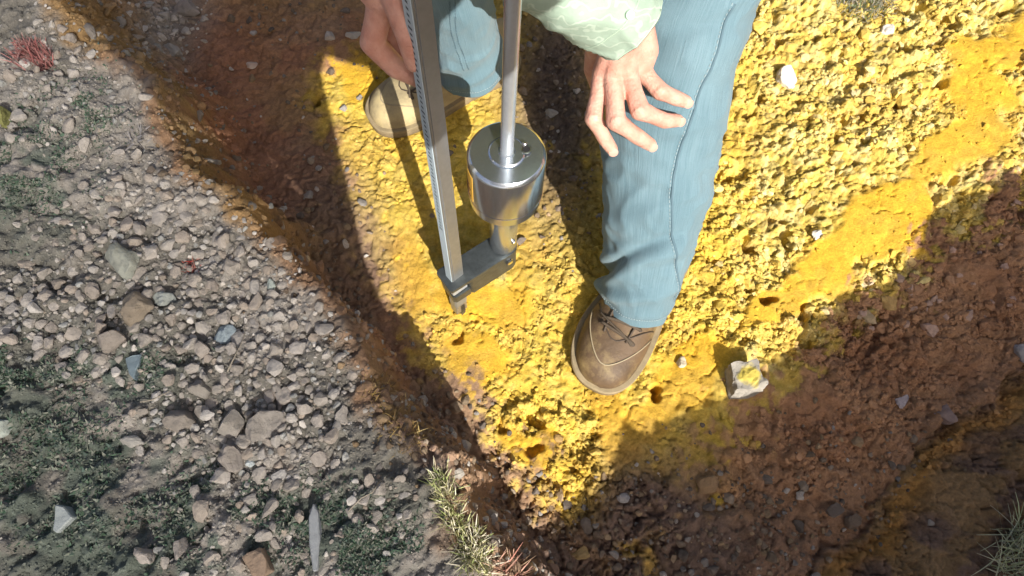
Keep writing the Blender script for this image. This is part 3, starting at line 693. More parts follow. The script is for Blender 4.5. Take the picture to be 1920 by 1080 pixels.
# dry straws and twigs
twig_m = mat('dry_twig', (.40, .35, .27), .8, namt=.2, nscale=60)
def tube(pts, rad, seg=8, closed_caps=True):
    V, Fc = [], []; n = len(pts)
    pts = [Vector(p) for p in pts]
    prev = None
    for k, p in enumerate(pts):
        t = (pts[min(k + 1, n - 1)] - pts[max(k - 1, 0)]).normalized()
        ref = prev if prev is not None else (Vector((0, 0, 1)) if abs(t.z) < .9 else Vector((1, 0, 0)))
        a = (ref - t * ref.dot(t))
        if a.length < 1e-5: a = t.orthogonal()
        a = a.normalized(); b = t.cross(a); prev = a
        r = rad[k] if hasattr(rad, '__len__') else rad
        for s in range(seg):
            th = s * math.tau / seg; V.append(p + (a * math.cos(th) + b * math.sin(th)) * r)
    for k in range(n - 1):
        for s in range(seg):
            q = (s + 1) % seg; Fc.append((k * seg + s, k * seg + q, (k + 1) * seg + q, (k + 1) * seg + s))
    Fc.append(tuple(range(seg))[::-1]); Fc.append(tuple(range((n - 1) * seg, n * seg)))
    return V, Fc
def twig(label, pts, r=.0009):
    ps = [G(x, y) + Vector((0, 0, .006)) for x, y in pts]; g = ps[0].copy()
    V, Fc = tube([p - g for p in ps], [r * (1 - .5 * k / len(ps)) for k in range(len(ps))], 6)
    o = mesh_obj('twig', V, Fc, twig_m); o.location = g; tag(o, label, 'twig')
twig('thin curved dry twig across the gravel by the bank edge', [(430, 700), (445, 672), (455, 650), (463, 628), (460, 600)])
twig('straight pale straw on the moss under the gravel', [(268, 756), (290, 752), (308, 744), (322, 736)])
twig('short bent straw on the lower bank', [(655, 960), (680, 935), (700, 925), (716, 902)])

# ------------------------------------------------------------------ penetrometer
steel = mat('brushed_steel', (.66, .71, .76), .19, .96, nscale=300, namt=.06)
steel2 = mat('turned_steel', (.62, .67, .71), .24, .92, nscale=200, namt=.08)
darkst = mat('blackened_steel', (.10, .115, .12), .42, .75, nscale=90, namt=.25, bump=.0006, bscale=200)
chrome = mat('bright_bolt', (.8, .8, .8), .12, 1.0)
blackm = mat('black_recess', (.01, .01, .01), .8)
alu = mat('grey_scale_metal', (.40, .40, .39), .42, .85, nscale=120, namt=.08)
def lathe(profile, seg=64, base=None, axis_q=None):
    V, Fc = [], []
    for (r, z) in profile:
        for s in range(seg):
            a = s * math.tau / seg; V.append(Vector((r * math.cos(a), r * math.sin(a), z)))
    n = len(profile)
    for k in range(n - 1):
        for s in range(seg):
            q = (s + 1) % seg; Fc.append((k * seg + s, k * seg + q, (k + 1) * seg + q, (k + 1) * seg + s))
    Fc.append(tuple(range(seg))[::-1]); Fc.append(tuple(range((n - 1) * seg, n * seg)))
    return V, Fc
def auto_smooth(o, ang=35):
    me = o.data; bm = bmesh.new(); bm.from_mesh(me)
    for e in bm.edges:
        e.smooth = not (len(e.link_faces) == 2 and e.calc_face_angle(0) > math.radians(ang))
    bm.to_mesh(me); bm.free(); return o
def to_frame(V, origin, zdir, xdir=Vector((1, 0, 0))):
    z = zdir.normalized(); x = (xdir - z * xdir.dot(z)).normalized(); y = z.cross(x)
    return [origin + x * v[0] + y * v[1] + z * v[2] for v in V]
# axis: anvil foot and a point up the rod, both read from the photograph
A0 = P(943, 476, .118); A0.y += .017
A1 = D(962, 0, .615)
AX = (A1 - A0).normalized()
AX = (AX + Vector((0, .0, 0))).normalized()
gb = Vector((A0.x - AX.x * .12, A0.y - AX.y * .12, 0)); gb.z = zat(gb.x, gb.y)
dcp = tag(empty('penetrometer', gb), 'steel dynamic cone penetrometer with drop hammer standing in the yellow soil', 'penetrometer')
def part(name, V, Fc, m, parent=None, smooth=True, ang=35):
    o = mesh_obj(name, V, Fc, m, None, smooth)
    if smooth: auto_smooth(o, ang)
    if parent is None: reparent(o, dcp)
    else:
        o.parent = parent; o.matrix_parent_inverse = parent.matrix_parent_inverse.copy() if parent.parent is None else Matrix.Identity(4)
        if parent.parent is not None:
            # parent carries an inverse of its own: cancel it so world coordinates hold
            o.matrix_parent_inverse = Matrix.Identity(4)
    return o
AZ = .0
def onax(prof, name, m, parent=None, seg=64):
    V, Fc = lathe(prof, seg); return part(name, to_frame(V, A0, AX), Fc, m, parent)
HB, HT = .141, .241               # hammer bottom and top, metres along the axis from the anvil foot
onax([(.008, -.24), (.008, .004)], 'lower_rod', steel2, seg=24)
onax([(.0065, .0), (.0190, .001), (.0202, .003), (.0202, HB - .002), (.019, HB)], 'anvil', steel2)
onax([(.0082, HT - .02), (.0082, 1.0)], 'guide_rod', mat('satin_rod_steel', (.56, .60, .64), .24, .68, nscale=150, namt=.06), seg=32)
RH = .0485
ham = onax([(.009, HB), (RH - .003, HB), (RH - .0012, HB + .002), (RH - .001, HB + .0185), (RH - .0018, HB + .0195), (RH - .0018, HB + .0205), (RH, HB + .0215), (RH, HT - .006), (RH - .0012, HT - .003), (RH - .0045, HT), (.0235, HT), (.0232, HT - .0012), (.0225, HT - .0012), (.0220, HT + .0012), (.0205, HT + .0025), (.0105, HT + .0025), (.0100, HT + .0008), (.0086, HT + .0005)], 'hammer', steel, seg=96)
xh = Vector((1, 0, 0)); xh = (xh - AX * xh.dot(AX)).normalized(); yh = AX.cross(xh)
def inax(r, a, z): return A0 + (xh * math.cos(a) + yh * math.sin(a)) * r + AX * z
onax([(RH - .002, HB + .0185), (RH + .0004, HB + .0190), (RH + .0004, HB + .0200), (RH - .002, HB + .0205)], 'polished_ring', chrome, ham, 96)
# screw recess and its bright screw on the hammer top
V, Fc = lathe([(.0062, .0), (.0062, .0006), (.0046, .0008), (.0046, .0004)], 24)
part('screw_rim', to_frame(V, inax(.0235, .12, HT + .0026), AX), Fc, chrome, ham)
V, Fc = lathe([(.0046, .0), (.0046, .0012), (.0002, .0012)], 20)
part('screw_recess', to_frame(V, inax(.0235, .12, HT + .0026), AX), Fc, blackm, ham)
V, Fc = lathe([(.0028, .0), (.0028, .0035), (.0018, .0045)], 16)
part('screw', to_frame(V, inax(.0235, .42, HT + .0024), AX), Fc, chrome, ham)
# sticker wrapped on the hammer's side, with dark print lines
stick_m = mat('orange_sticker', (.75, .42, .06), .45, nscale=30, namt=.08)
ink = mat('sticker_print', (.12, .05, .02), .6)
def wrap(name, a0, a1, z0, z1, r, m, parent):
    V, Fc = [], []; n = 14
    for k in range(n + 1):
        a = a0 + (a1 - a0) * k / n; V += [inax(r, a, z0), inax(r, a, z1), inax(r - .0006, a, z0), inax(r - .0006, a, z1)]
    for k in range(n):
        i = 4 * k; Fc += [(i, i + 4, i + 5, i + 1), (i + 2, i + 3, i + 7, i + 6), (i, i + 2, i + 6, i + 4), (i + 1, i + 5, i + 7, i + 3)]
    Fc += [(0, 1, 3, 2), (4 * n, 4 * n + 2, 4 * n + 3, 4 * n + 1)]
    return part(name, V, Fc, m, parent)
sk_ = wrap('sticker', math.radians(172), math.radians(212), HB + .026, HT - .018, RH + .0004, stick_m, ham)
for k in range(4):
    wrap('sticker_line', math.radians(178), math.radians(206 - 5 * (k % 2)), HB + .032 + .0075 * k, HB + .0338 + .0075 * k, RH + .0009, ink, ham)
# cross bolt on the anvil, clamp bolt below it
def boltat(name, c, d, r, l, m, parent=None, seg=6):
    V, Fc = lathe([(r * .8, 0), (r, l * .15), (r, l * .8), (r * .8, l)], seg); return part(name, to_frame(V, c, d), Fc, m, parent)
dR_ = (xh * .75 - yh * .66).normalized()
boltat('cross_pin', A0 + AX * .032 + dR_ * .0165, dR_, .0042, .006, chrome, None, 16)
dF = (-yh * .96 - xh * .2).normalized()
# scale arm: a thick rounded bar with a two-plate fork at the ruler end
FOOT = P(862, 583, 0); FOOT.z = zat(FOOT.x, FOOT.y)
RT = D(782, 0, .615)                       # ruler axis up at the top of the picture
RAX = (RT - FOOT).normalized()
ARM_T = A0 + AX * -.001                    # top of the arm
tz = lambda p: p
rl = FOOT + RAX * ((ARM_T.z - FOOT.z) / RAX.z)
xa = (rl - ARM_T); xa.z = 0; LA = xa.length; xa.normalize(); ya = Vector((0, 0, 1)).cross(xa)
def arm_slab(name, x0, x1, hw, z0, z1, round0, m, cham=.004):
    out = []
    if round0:
        for k in range(13):
            a = math.pi / 2 + math.pi * k / 12; out.append((x0 + hw * math.cos(a), hw * math.sin(a)))
    else: out += [(x0, hw), (x0, -hw)]
    out += [(x1 - cham, -hw), (x1, -hw + cham), (x1, hw - cham), (x1 - cham, hw)]
    bm = bmesh.new()
    f = lambda q, z: bm.verts.new(ARM_T + xa * q[0] + ya * q[1] + Vector((0, 0, z)))
    b = [f(q, z0) for q in out]; t = [f(q, z1) for q in out]; n = len(out)
    bm.faces.new(b[::-1]); bm.faces.new(t)
    for k in range(n): bm.faces.new((b[k], b[(k + 1) % n], t[(k + 1) % n], t[k]))
    bmesh.ops.recalc_face_normals(bm, faces=bm.faces)
    bmesh.ops.bevel(bm, geom=[e for e in bm.edges if abs(e.verts[0].co.z - e.verts[1].co.z) < 1e-6], offset=.0008, segments=2, affect='EDGES')
    me = bpy.data.meshes.new(name); bm.to_mesh(me); bm.free(); me.materials.append(m)
    o = bpy.data.objects.new(name, me); COL.objects.link(o); reparent(o, dcp); return o
arm_slab('scale_arm', .0, LA - .014, .0200, -.060, -.0095, True, darkst)
arm_slab('arm_top_plate', .0, LA + .021, .0212, -.009, 0, True, darkst)
arm_slab('arm_bottom_plate', LA - .0135, LA + .017, .0185, -.060, -.038, False, darkst)
boltat('clamp_bolt', ARM_T - ya * (-.0195 if ya.y < 0 else .0195) + xa * .004 + Vector((0, 0, -.020)), -ya if ya.y > 0 else ya, .0062, .006, chrome)

# ------------------------------------------------------------------ measuring ruler
RW, RD = .0105, .0080
rx_ = Vector((.76, .65, 0)); rx_ = (rx_ - RAX * rx_.dot(RAX)).normalized(); ry_ = RAX.cross(rx_)
ruler = tag(empty('measuring_ruler', FOOT), 'grey metal measuring ruler held upright beside the hammer', 'ruler')
def rbox(name, cx, cy, hx, hy, z0, z1, m, bev=.0006):
    bm = bmesh.new(); vs = []
    for z in (z0, z1):
        for sx, sy in ((-1, -1), (1, -1), (1, 1), (-1, 1)):
            vs.append(bm.verts.new(rx_ * (cx + sx * hx) + ry_ * (cy + sy * hy) + RAX * z))
    for f in ((3, 2, 1, 0), (4, 5, 6, 7), (0, 1, 5, 4), (1, 2, 6, 5), (2, 3, 7, 6), (3, 0, 4, 7)): bm.faces.new([vs[i] for i in f])
    if bev: bmesh.ops.bevel(bm, geom=bm.edges[:], offset=bev, segments=2, affect='EDGES')
    me = bpy.data.meshes.new(name); bm.to_mesh(me); bm.free(); me.materials.append(m)
    o = bpy.data.objects.new(name, me); COL.objects.link(o); o.parent = ruler; return o
rbox('bar', 0, 0, RW, RD, .012, .95, alu)
strip_m = mat('scale_strip', (.42, .50, .54), .5, nscale=80, namt=.05)
tick_m = mat('scale_mark', (.05, .07, .09), .6)
rbox('scale_strip', -RW - .0004, 0, .0004, RD * .86, .07, .949, strip_m, 0)
# graduation marks printed on the strip
V, Fc = [], []
z = .25; k = 0
while z < .94:
    hw = RD * (.5 if k % 5 else .8)
    n = len(V)
    for (yy, zz) in ((-hw * .5, z), (hw * .5, z + .0012), (hw * .5, z + .0042), (-hw * .5, z + .003)): V.append(rx_ * (-RW - .00095) + ry_ * yy + RAX * zz)
    Fc.append((n, n + 1, n + 2, n + 3)); z += .0072; k += 1
mk = mesh_obj('scale_marks', V, Fc, tick_m, ruler, False); mk['kind'] = 'stuff'
# groove line along the broad face, foot clamp
rbox('edge_groove', -RW * .72, -RD - .0001, .0005, .0002, .03, .94, mat('groove', (.12, .13, .14), .6), 0)
rbox('foot_block', .0, .0, RW + .003, RD + .003, .082, .108, mat('pale_block', (.50, .53, .55), .4, .5), .001)
rbox('foot', .0, .0, RW + .001, RD + .001, .034, .056, mat('pale_foot', (.34, .36, .37), .45, .7), .002)
rbox('foot_tip', .002, -.003, .006, .005, -.01, .034, darkst, .002)

# ------------------------------------------------------------------ person
person = tag(empty('person', G(900, 420)), 'person in light blue jeans, mint shirt and brown leather shoes, bending over the steel tool', 'person')
def pchild(o, parent=None):
    if parent is None: reparent(o, person)
    else: o.parent = parent; o.matrix_parent_inverse = Matrix.Identity(4)
    return o
def catmull(vals, ts):
    vals = np.asarray(vals, float); n = len(vals); out = []
    for t in ts:
        x = t * (n - 1); i = min(int(x), n - 2); f = x - i
        p0, p1, p2, p3 = vals[max(i - 1, 0)], vals[i], vals[i + 1], vals[min(i + 2, n - 1)]
        out.append(.5 * (2 * p1 + (p2 - p0) * f + (2 * p0 - 5 * p1 + 4 * p2 - p3) * f * f + (3 * p1 - p0 - 3 * p2 + p3) * f ** 3))
    return np.array(out)
def loft(cs, ra, rb, side, M=90, N=64, disp=None, inner=.0):
    ts = np.linspace(0, 1, M); C = catmull([tuple(c) for c in cs], ts); A = catmull(np.array(ra)[:, None], ts)[:, 0]; B = catmull(np.array(rb)[:, None], ts)[:, 0]
    T = np.gradient(C, axis=0); T /= np.linalg.norm(T, axis=1)[:, None]
    L = np.concatenate([[0], np.cumsum(np.linalg.norm(np.diff(C, axis=0), axis=1))])
    V, UV = [], []; side = np.array(side, float)
    fr = []
    for k in range(M):
        s = side - T[k] * side.dot(T[k]); s /= np.linalg.norm(s); f = np.cross(T[k], s); fr.append((s, f))
        for j in range(N):
            a = j * math.tau / N; d = s * math.cos(a) * A[k] + f * math.sin(a) * B[k]
            nrm = d / np.linalg.norm(d)
            p = C[k] + d
            if disp is not None: p = p + nrm * disp(a, L[k], p)
            V.append(p); UV.append((j / N, L[k]))
    Fc = []
    for k in range(M - 1):
        for j in range(N): q = (j + 1) % N; Fc.append((k * N + j, k * N + q, (k + 1) * N + q, (k + 1) * N + j))
    if inner:                            # turned-in hem at the first ring
        b = len(V)
        for rr, kk in ((1 - inner * .35, -.002), (1 - inner, .0), (1 - inner * 1.2, .03)):
            for j in range(N):
                c = C[0] + T[0] * kk; V.append(c + (V[j] - C[0]) * rr); UV.append((j / N, 0))
        rings = [list(range(N))] + [list(range(b + r * N, b + (r + 1) * N)) for r in range(3)]
        for r in range(3):
            for j in range(N): q = (j + 1) % N; Fc.append((rings[r][q], rings[r][j], rings[r + 1][j], rings[r + 1][q]))
    def surf(a, t, off=0.0):
        k = min(max(t, 0), 1) * (M - 1); i = min(int(k), M - 2); f = k - i; j = (a / math.tau % 1) * N; j0 = int(j) % N; jf = j - int(j)
        g = lambda r, c: np.array(V[r * N + c % N])
        p = (g(i, j0) * (1 - jf) + g(i, j0 + 1) * jf) * (1 - f) + (g(i + 1, j0) * (1 - jf) + g(i + 1, j0 + 1) * jf) * f
        c = C[i] * (1 - f) + C[i + 1] * f; n = p - c; n /= np.linalg.norm(n)
        return Vector(p + n * off)
    return V, Fc, UV, surf
def joined(name, parts, m, thick=0):
    V, Fc, UV = [], [], []
    for v, f, u in parts:
        b = len(V); V += [tuple(x) for x in v]; Fc += [tuple(i + b for i in q) for q in f]; UV += list(u)
    return mesh_obj(name, V, Fc, m, None, True, None, UV)

# denim
def denim(name, c1, c2):
    m = bpy.data.materials.new(name); m.use_nodes = True; nt = m.node_tree; b = nt.nodes['Principled BSDF']
    b.inputs['Roughness'].default_value = .85; b.inputs['Specular IOR Level'].default_value = .2
    b.inputs['Sheen Weight'].default_value = .15
    uv = nt.nodes.new('ShaderNodeUVMap'); uv.uv_map = 'UVMap'
    def nz(sx, sy, det, sc=1.0):
        mp = nt.nodes.new('ShaderNodeMapping'); mp.inputs['Scale'].default_value = (sx, sy, 1); nt.links.new(uv.outputs[0], mp.inputs[0])
        n = nt.nodes.new('ShaderNodeTexNoise'); n.inputs['Scale'].default_value = sc; n.inputs['Detail'].default_value = det; nt.links.new(mp.outputs[0], n.inputs['Vector']); return n.outputs['Fac']
    streak = nz(300, 16, 3); fade = nz(6, 7, 4); weave = nz(420, 900, 2)
    ad = nt.nodes.new('ShaderNodeMath'); ad.operation = 'MULTIPLY_ADD'; ad.inputs[1].default_value = .55; nt.links.new(streak, ad.inputs[0])
    m2 = nt.nodes.new('ShaderNodeMath'); m2.operation = 'MULTIPLY'; m2.inputs[1].default_value = .5; nt.links.new(fade, m2.inputs[0]); nt.links.new(m2.outputs[0], ad.inputs[2])
    cr = nt.nodes.new('ShaderNodeValToRGB'); cr.color_ramp.elements[0].position = .38; cr.color_ramp.elements[0].color = (*c1, 1); cr.color_ramp.elements[1].position = .66; cr.color_ramp.elements[1].color = (*c2, 1)
    nt.links.new(ad.outputs[0], cr.inputs[0]); nt.links.new(cr.outputs[0], b.inputs['Base Color'])
    a2 = nt.nodes.new('ShaderNodeMath'); a2.operation = 'ADD'; nt.links.new(streak, a2.inputs[0]); nt.links.new(weave, a2.inputs[1])
    bp = nt.nodes.new('ShaderNodeBump'); bp.inputs['Distance'].default_value = .0009; nt.links.new(a2.outputs[0], bp.inputs['Height']); nt.links.new(bp.outputs[0], b.inputs['Normal'])
    return m
denim_m = denim('washed_denim', (.098, .172, .208), (.152, .240, .280))
seam_m = mat('denim_seam', (.085, .145, .178), .9)
stitch_m = mat('pale_stitching', (.30, .37, .39), .8)
def wr(seed, amp=1.0, foldz=()):
    def f(a, l, p):
        q = Vector((p[0] * 9, p[1] * 9, p[2] * 9 + seed)); d = .006 * mnoise.noise(q) + .003 * mnoise.noise(q * 2.3) + .0012 * mnoise.noise(q * 6)
        q2 = Vector((p[0] * 16, p[1] * 30, p[2] * 30 + seed * 3)); rr = 1 - abs(mnoise.noise(q2 + Vector((mnoise.noise(q) * 1.5, 0, 0)))) * 1.6
        d += .0035 * max(rr, 0) ** 3 - .001
        for (l0, w, am, a0, tw) in foldz:
            x = (l - l0 - tw * math.sin(a - a0)) / w; d += am * math.exp(-x * x) * (.5 + .5 * math.cos(a - a0))
        return d * amp
    return f
front_c = [(.198, .392, .040), (.203, .432, .105), (.206, .475, .165), (.205, .525, .235), (.207, .575, .305), (.222, .635, .385), (.238, .690, .455), (.20, .80, .56), (.15, .93, .67), (.10, 1.03, .76)]
FS = loft(front_c, [.055, .063, .070, .078, .080, .073, .069, .078, .092, .11], [.072, .074, .074, .075, .075, .073, .072, .08, .095, .12], (1, 0, 0), 150, 96,
          wr(3, 1.0, ((.035, .010, .009, 3.7, .03), (.085, .010, -.014, 3.6, .07), (.060, .010, .006, 3.6, .07), (.10, .012, .007, 3.8, .05), (.15, .02, .006, 3.5, .05), (.21, .016, .005, 5.4, -.04), (.28, .02, .005, 3.4, .05), (.40, .02, .006, 4.7, .03), (.45, .02, .006, 4.3, .03))), .12)
back_c = [(-.070, .822, .066), (-.076, .826, .11), (-.082, .826, .16), (-.09, .82, .24), (-.105, .815, .33), (-.12, .80, .42), (-.128, .81, .51), (-.12, .90, .60), (-.10, 1.0, .70), (-.085, 1.06, .78)]
BS = loft(back_c, [.062, .060, .058, .060, .064, .068, .072, .085, .10, .11], [.064, .060, .060, .062, .066, .07, .075, .085, .105, .12], (1, 0, 0), 120, 80,
          wr(9, 1.0, ((.03, .012, .006, 4.7, .02), (.07, .014, .005, 4.2, .02))), .12)
PS = loft([(.01, 1.12, .70), (.01, 1.09, .76), (.01, 1.04, .82), (.01, .99, .87)], [.12, .19, .185, .165], [.06, .135, .13, .115], (1, 0, 0), 24, 48, wr(5, .6))
jeans = joined('trousers', [FS[:3], BS[:3], PS[:3]], denim_m); pchild(jeans)
def strip(name, surf, pth, r, m, parent, off=.0004, seg=6):
    pts = [surf(a, t, off) for a, t in pth]; V, Fc = tube(pts, r, seg); return pchild(mesh_obj(name, V, Fc, m), parent)
def ang_at(surf, x, y, t):              # ring angle whose surface point lies nearest a pixel column at row t
    best = None
    for k in range(240):
        a = k * math.tau / 240; p = surf(a, t); px, py = proj(np.array(p.x), np.array(p.y), np.array(p.z))
        n = p - surf(a, t, -.01)
        if n.dot(Vector((0, 0, H)) - p) < 0: continue
        e = (float(px) - x) ** 2 + .2 * (float(py) - y) ** 2
        if best is None or e < best[0]: best = (e, a)
    return best[1]
def row_of(surf, x, y):
    best = None
    for k in range(70):
        t = k / 69
        for j in range(40):
            a = j * math.tau / 40; p = surf(a, t); n = p - surf(a, t, -.01)
            if n.dot(Vector((0, 0, H)) - p) < 0: continue
            px, py = proj(np.array(p.x), np.array(p.y), np.array(p.z)); e = (float(px) - x) ** 2 + (float(py) - y) ** 2
            if best is None or e < best[0]: best = (e, a, t)
    return best[1], best[2]
def trace(surf, pxs, n=8):
    k = [row_of(surf, *q) for q in pxs]; out = []
    for (a0, t0), (a1, t1) in zip(k[:-1], k[1:]):
        da = (a1 - a0 + math.pi) % math.tau - math.pi
        for i in range(n): f = i / n; out.append((a0 + da * f, t0 + (t1 - t0) * f))
    out.append(k[-1]); o2 = np.unwrap(np.array([q[0] for q in out])); t2 = np.array([q[1] for q in out])
    for _ in range(60):
        o2[1:-1] = (o2[:-2] + 2 * o2[1:-1] + o2[2:]) / 4; t2[1:-1] = (t2[:-2] + 2 * t2[1:-1] + t2[2:]) / 4
    return list(zip(o2, t2))
sm_path = trace(FS[3], [(1372, 5), (1340, 100), (1302, 195), (1276, 270), (1262, 340), (1258, 420), (1256, 500), (1254, 580)], 10)
strip('side_seam', FS[3], sm_path, .0018, seam_m, jeans, .0)
def stitches(name, surf, pth, r, m, parent, duty=.6, off=.0006):
    pts = [surf(a, t, off) for a, t in pth]; V, Fc = [], []
    dens = []
    for p, q in zip(pts[:-1], pts[1:]):
        n = max(1, int((q - p).length / .0042))
        for k in range(n): dens.append((p.lerp(q, k / n), p.lerp(q, (k + duty) / n)))
    for a, b in dens:
        v, f = tube([a, b], r, 5); o = len(V); V += v; Fc += [tuple(i + o for i in q) for q in f]
    o = pchild(mesh_obj(name, V, Fc, m), parent); o['kind'] = 'stuff'; return o
sh = [(a - .045, t) for a, t in sm_path]
stitches('seam_stitching', FS[3], sh, .0005, stitch_m, jeans)

hem = [(k * math.tau / 90, .030) for k in range(91)]
stitches('hem_stitching', FS[3], hem, .0006, stitch_m, jeans)
hem = [(k * math.tau / 90, .032) for k in range(91)]
stitches('hem_stitching', BS[3], hem, .0006, stitch_m, jeans)
bpth = trace(BS[3], [(842, 2), (838, 40), (848, 72), (866, 98), (874, 130)], 8)
stitches('seam_stitching', BS[3], bpth, .0008, seam_m, jeans)
stitches('seam_stitching', BS[3], [(a + .13, t) for a, t in bpth], .0008, seam_m, jeans)

# shoes
def shoe(toe, heeldir, leather, dusty, tilt=0.0):
    toe = Vector(toe); ax = Vector(heeldir).normalized(); sd_ = Vector((0, 0, 1)).cross(ax)
    W = lambda s, y, z: toe + ax * s + sd_ * y + Vector((0, 0, z))
    ss = [.0, .006, .015, .03, .05, .075, .10, .13, .16, .19, .22, .25, .275, .290, .296]
    ws = [.012, .026, .036, .0455, .0515, .0545, .054, .050, .0445, .040, .0385, .038, .034, .024, .010]
    hs = [.030, .038, .046, .053, .0575, .062, .069, .080, .093, .104, .110, .112, .112, .108, .10]
    N = 28; V, Fc = [], []; sf = np.linspace(0, 1, 46)
    SS = catmull(np.array(ss)[:, None], sf)[:, 0]; WW = catmull(np.array(ws)[:, None], sf)[:, 0]; HH = catmull(np.array(hs)[:, None], sf)[:, 0]
    def prof(s, w, h, a):
        c, q = math.cos(a), math.sin(a)
        y = w * math.copysign(abs(c) ** .8, c); z = .016 + (h - .016) * max(q, 0) ** (.72 if s < .1 else .85)
        if q < 0: z = .016 - .004 * abs(q)
        y *= 1 - .12 * max(q, 0)
        asym = .006 * math.sin(min(s / .2, 1) * math.pi)
        return y + asym, z
    for s, w, h in zip(SS, WW, HH):
        for j in range(N):
            a = j * math.tau / N; y, z = prof(s, w, h, a)
            d = .0012 * mnoise.noise(Vector((s * 30, y * 40, z * 40)))
            if .085 < s < .125: d -= .0016 * (math.sin((s - .085) / .04 * math.pi * 3) * .5 + .5) * max(math.sin(a), 0)
            V.append(W(s, y, z + d))
    M = len(SS)
    for k in range(M - 1):
        for j in range(N): q = (j + 1) % N; Fc.append((k * N + j, (k + 1) * N + j, (k + 1) * N + q, k * N + q))
    Fc.append(tuple(range(N))); Fc.append(tuple(range((M - 1) * N, M * N))[::-1])
    up = pchild(mesh_obj('shoe', V, Fc, leather))
    def top(s, a, off=.0008):
        w = np.interp(s, SS, WW); h = np.interp(s, SS, HH); y, z = prof(s, w, h, a); k = 1 + off / max(w, .01)
        return W(s, y * k, z + off)
    def sole(name, z0, z1, grow, m):
        V, Fc = [], []; asy = lambda q: .006 * math.sin(min(q / .2, 1) * math.pi)
        ring = [(q, w + asy(q)) for q, w in zip(SS, WW)] + [(q, -w + asy(q)) for q, w in zip(SS, WW)][::-1]
        for it in range(2):
            ring = [((ring[k - 1][0] + 2 * ring[k][0] + ring[(k + 1) % len(ring)][0]) / 4, (ring[k - 1][1] + 2 * ring[k][1] + ring[(k + 1) % len(ring)][1]) / 4) for k in range(len(ring))]
        o_ = []; n = len(ring)
        for k in range(n):
            tx = ring[(k + 1) % n][0] - ring[k - 1][0]; ty = ring[(k + 1) % n][1] - ring[k - 1][1]; l = math.hypot(tx, ty) or 1
            o_.append((ring[k][0] - ty / l * grow, ring[k][1] + tx / l * grow))
        for z, g in ((z0, .985), (z0 + .003, 1.0), (z1 - .002, 1.0), (z1, .985)):
            cx = .14
            V += [W(cx + (s - cx) * g, y * g, z) for s, y in o_]
        for r in range(3):
            for k in range(n): q = (k + 1) % n; Fc.append((r * n + k, r * n + q, (r + 1) * n + q, (r + 1) * n + k))
        Fc.append(tuple(range(n))[::-1]); Fc.append(tuple(range(3 * n, 4 * n)))
        o = mesh_obj(name, V, Fc, m); auto_smooth(o, 40); return pchild(o, up)
    sole('sole', 0.0, .015, .006, dusty); sole('welt', .0145, .0215, .0075, welt_m)
    def line(name, pts, r, m): V, Fc = tube(pts, r, 6); pchild(mesh_obj(name, V, Fc, m), up)
    a_ = np.linspace(.28, math.pi - .28, 26)
    line('toe_seam', [top(.026 + .10 * (1 - math.sin(a)) ** .8, a, .0006) for a in a_], .0010, thread_m)
    line('vamp_seam', [top(.064 + .055 * abs(math.cos(a)) ** 1.2, a, .0006) for a in np.linspace(.35, math.pi - .35, 26)], .0012, edge_m)
    # tongue and eyelet flaps
    for sgn in (-1, 1):
        line('eyelet_flap', [top(s, math.pi / 2 + sgn * (.30 + .15 * (s - .07) / .10), .0012) for s in np.linspace(.070, .19, 12)], .0018, edge_m)
    for k, s in enumerate((.078, .094, .110, .127)):
        pts = [top(s + .004 * (1 if k % 2 else -1) * (t - .5) * 2, math.pi / 2 + (t - .5) * 1.05, .0024) for t in np.linspace(0, 1, 9)]
        line('lace', pts, .0026, lace_m)
        for sgn in (-.5, .5): 
            c = top(s + .004 * (1 if k % 2 else -1) * sgn * 2, math.pi / 2 + sgn * 1.1, .0014); V, Fc = lathe([(.0030, -.001), (.0030, .0012), (.0018, .0016)], 10)
            pchild(mesh_obj('eyelet', to_frame(V, c, (c - W(s, 0, .02))), Fc, edge_m), up)
    line('lace', [top(.070 + .026 * t, math.pi / 2 + .5 - 1.25 * t, .0034 + .002 * math.sin(t * 3)) for t in np.linspace(0, 1, 10)], .0016, lace_m)
    return up
def dusted(m, dust, scale, lo, hi):             # soil dust rubbed into the leather in patches
    nt = m.node_tree; b = nt.nodes['Principled BSDF']; src = b.inputs['Base Color'].links[0].from_socket; tc = nt.nodes.new('ShaderNodeTexCoord')
    n = nt.nodes.new('ShaderNodeTexNoise'); n.inputs['Scale'].default_value = scale; n.inputs['Detail'].default_value = 8; n.inputs['Roughness'].default_value = .7; nt.links.new(tc.outputs['Object'], n.inputs['Vector'])
    mr = nt.nodes.new('ShaderNodeMapRange'); mr.inputs[1].default_value = lo; mr.inputs[2].default_value = hi; mr.inputs[4].default_value = .8; nt.links.new(n.outputs['Fac'], mr.inputs[0])
    mx = nt.nodes.new('ShaderNodeMix'); mx.data_type = 'RGBA'; nt.links.new(mr.outputs[0], mx.inputs['Factor']); nt.links.new(src, mx.inputs['A']); mx.inputs['B'].default_value = (*dust, 1)
    nt.links.new(mx.outputs['Result'], b.inputs['Base Color']); return m
leather1 = mat('brown_leather', (.115, .072, .038), .62, nscale=25, namt=.28, bump=.0012, bscale=120)
leather2 = mat('dusty_tan_leather', (.36, .29, .165), .8, nscale=25, namt=.25, bump=.0012, bscale=120)
dusted(leather1, (.36, .27, .12), 22, .48, .74); dusted(leather2, (.50, .40, .20), 25, .42, .65)
dust_m = mat('dusty_sole', (.22, .17, .10), .85, nscale=35, namt=.35)
welt_m = mat('dusty_welt', (.26, .205, .12), .8, nscale=35, namt=.3); edge_m = mat('leather_edge', (.060, .042, .028), .7); thread_m = mat('waxed_thread', (.34, .28, .18), .7); lace_m = mat('brown_lace', (.075, .055, .036), .8, nscale=200, namt=.2)
t1 = P(1110, 728, 0.0); t1.z = .004
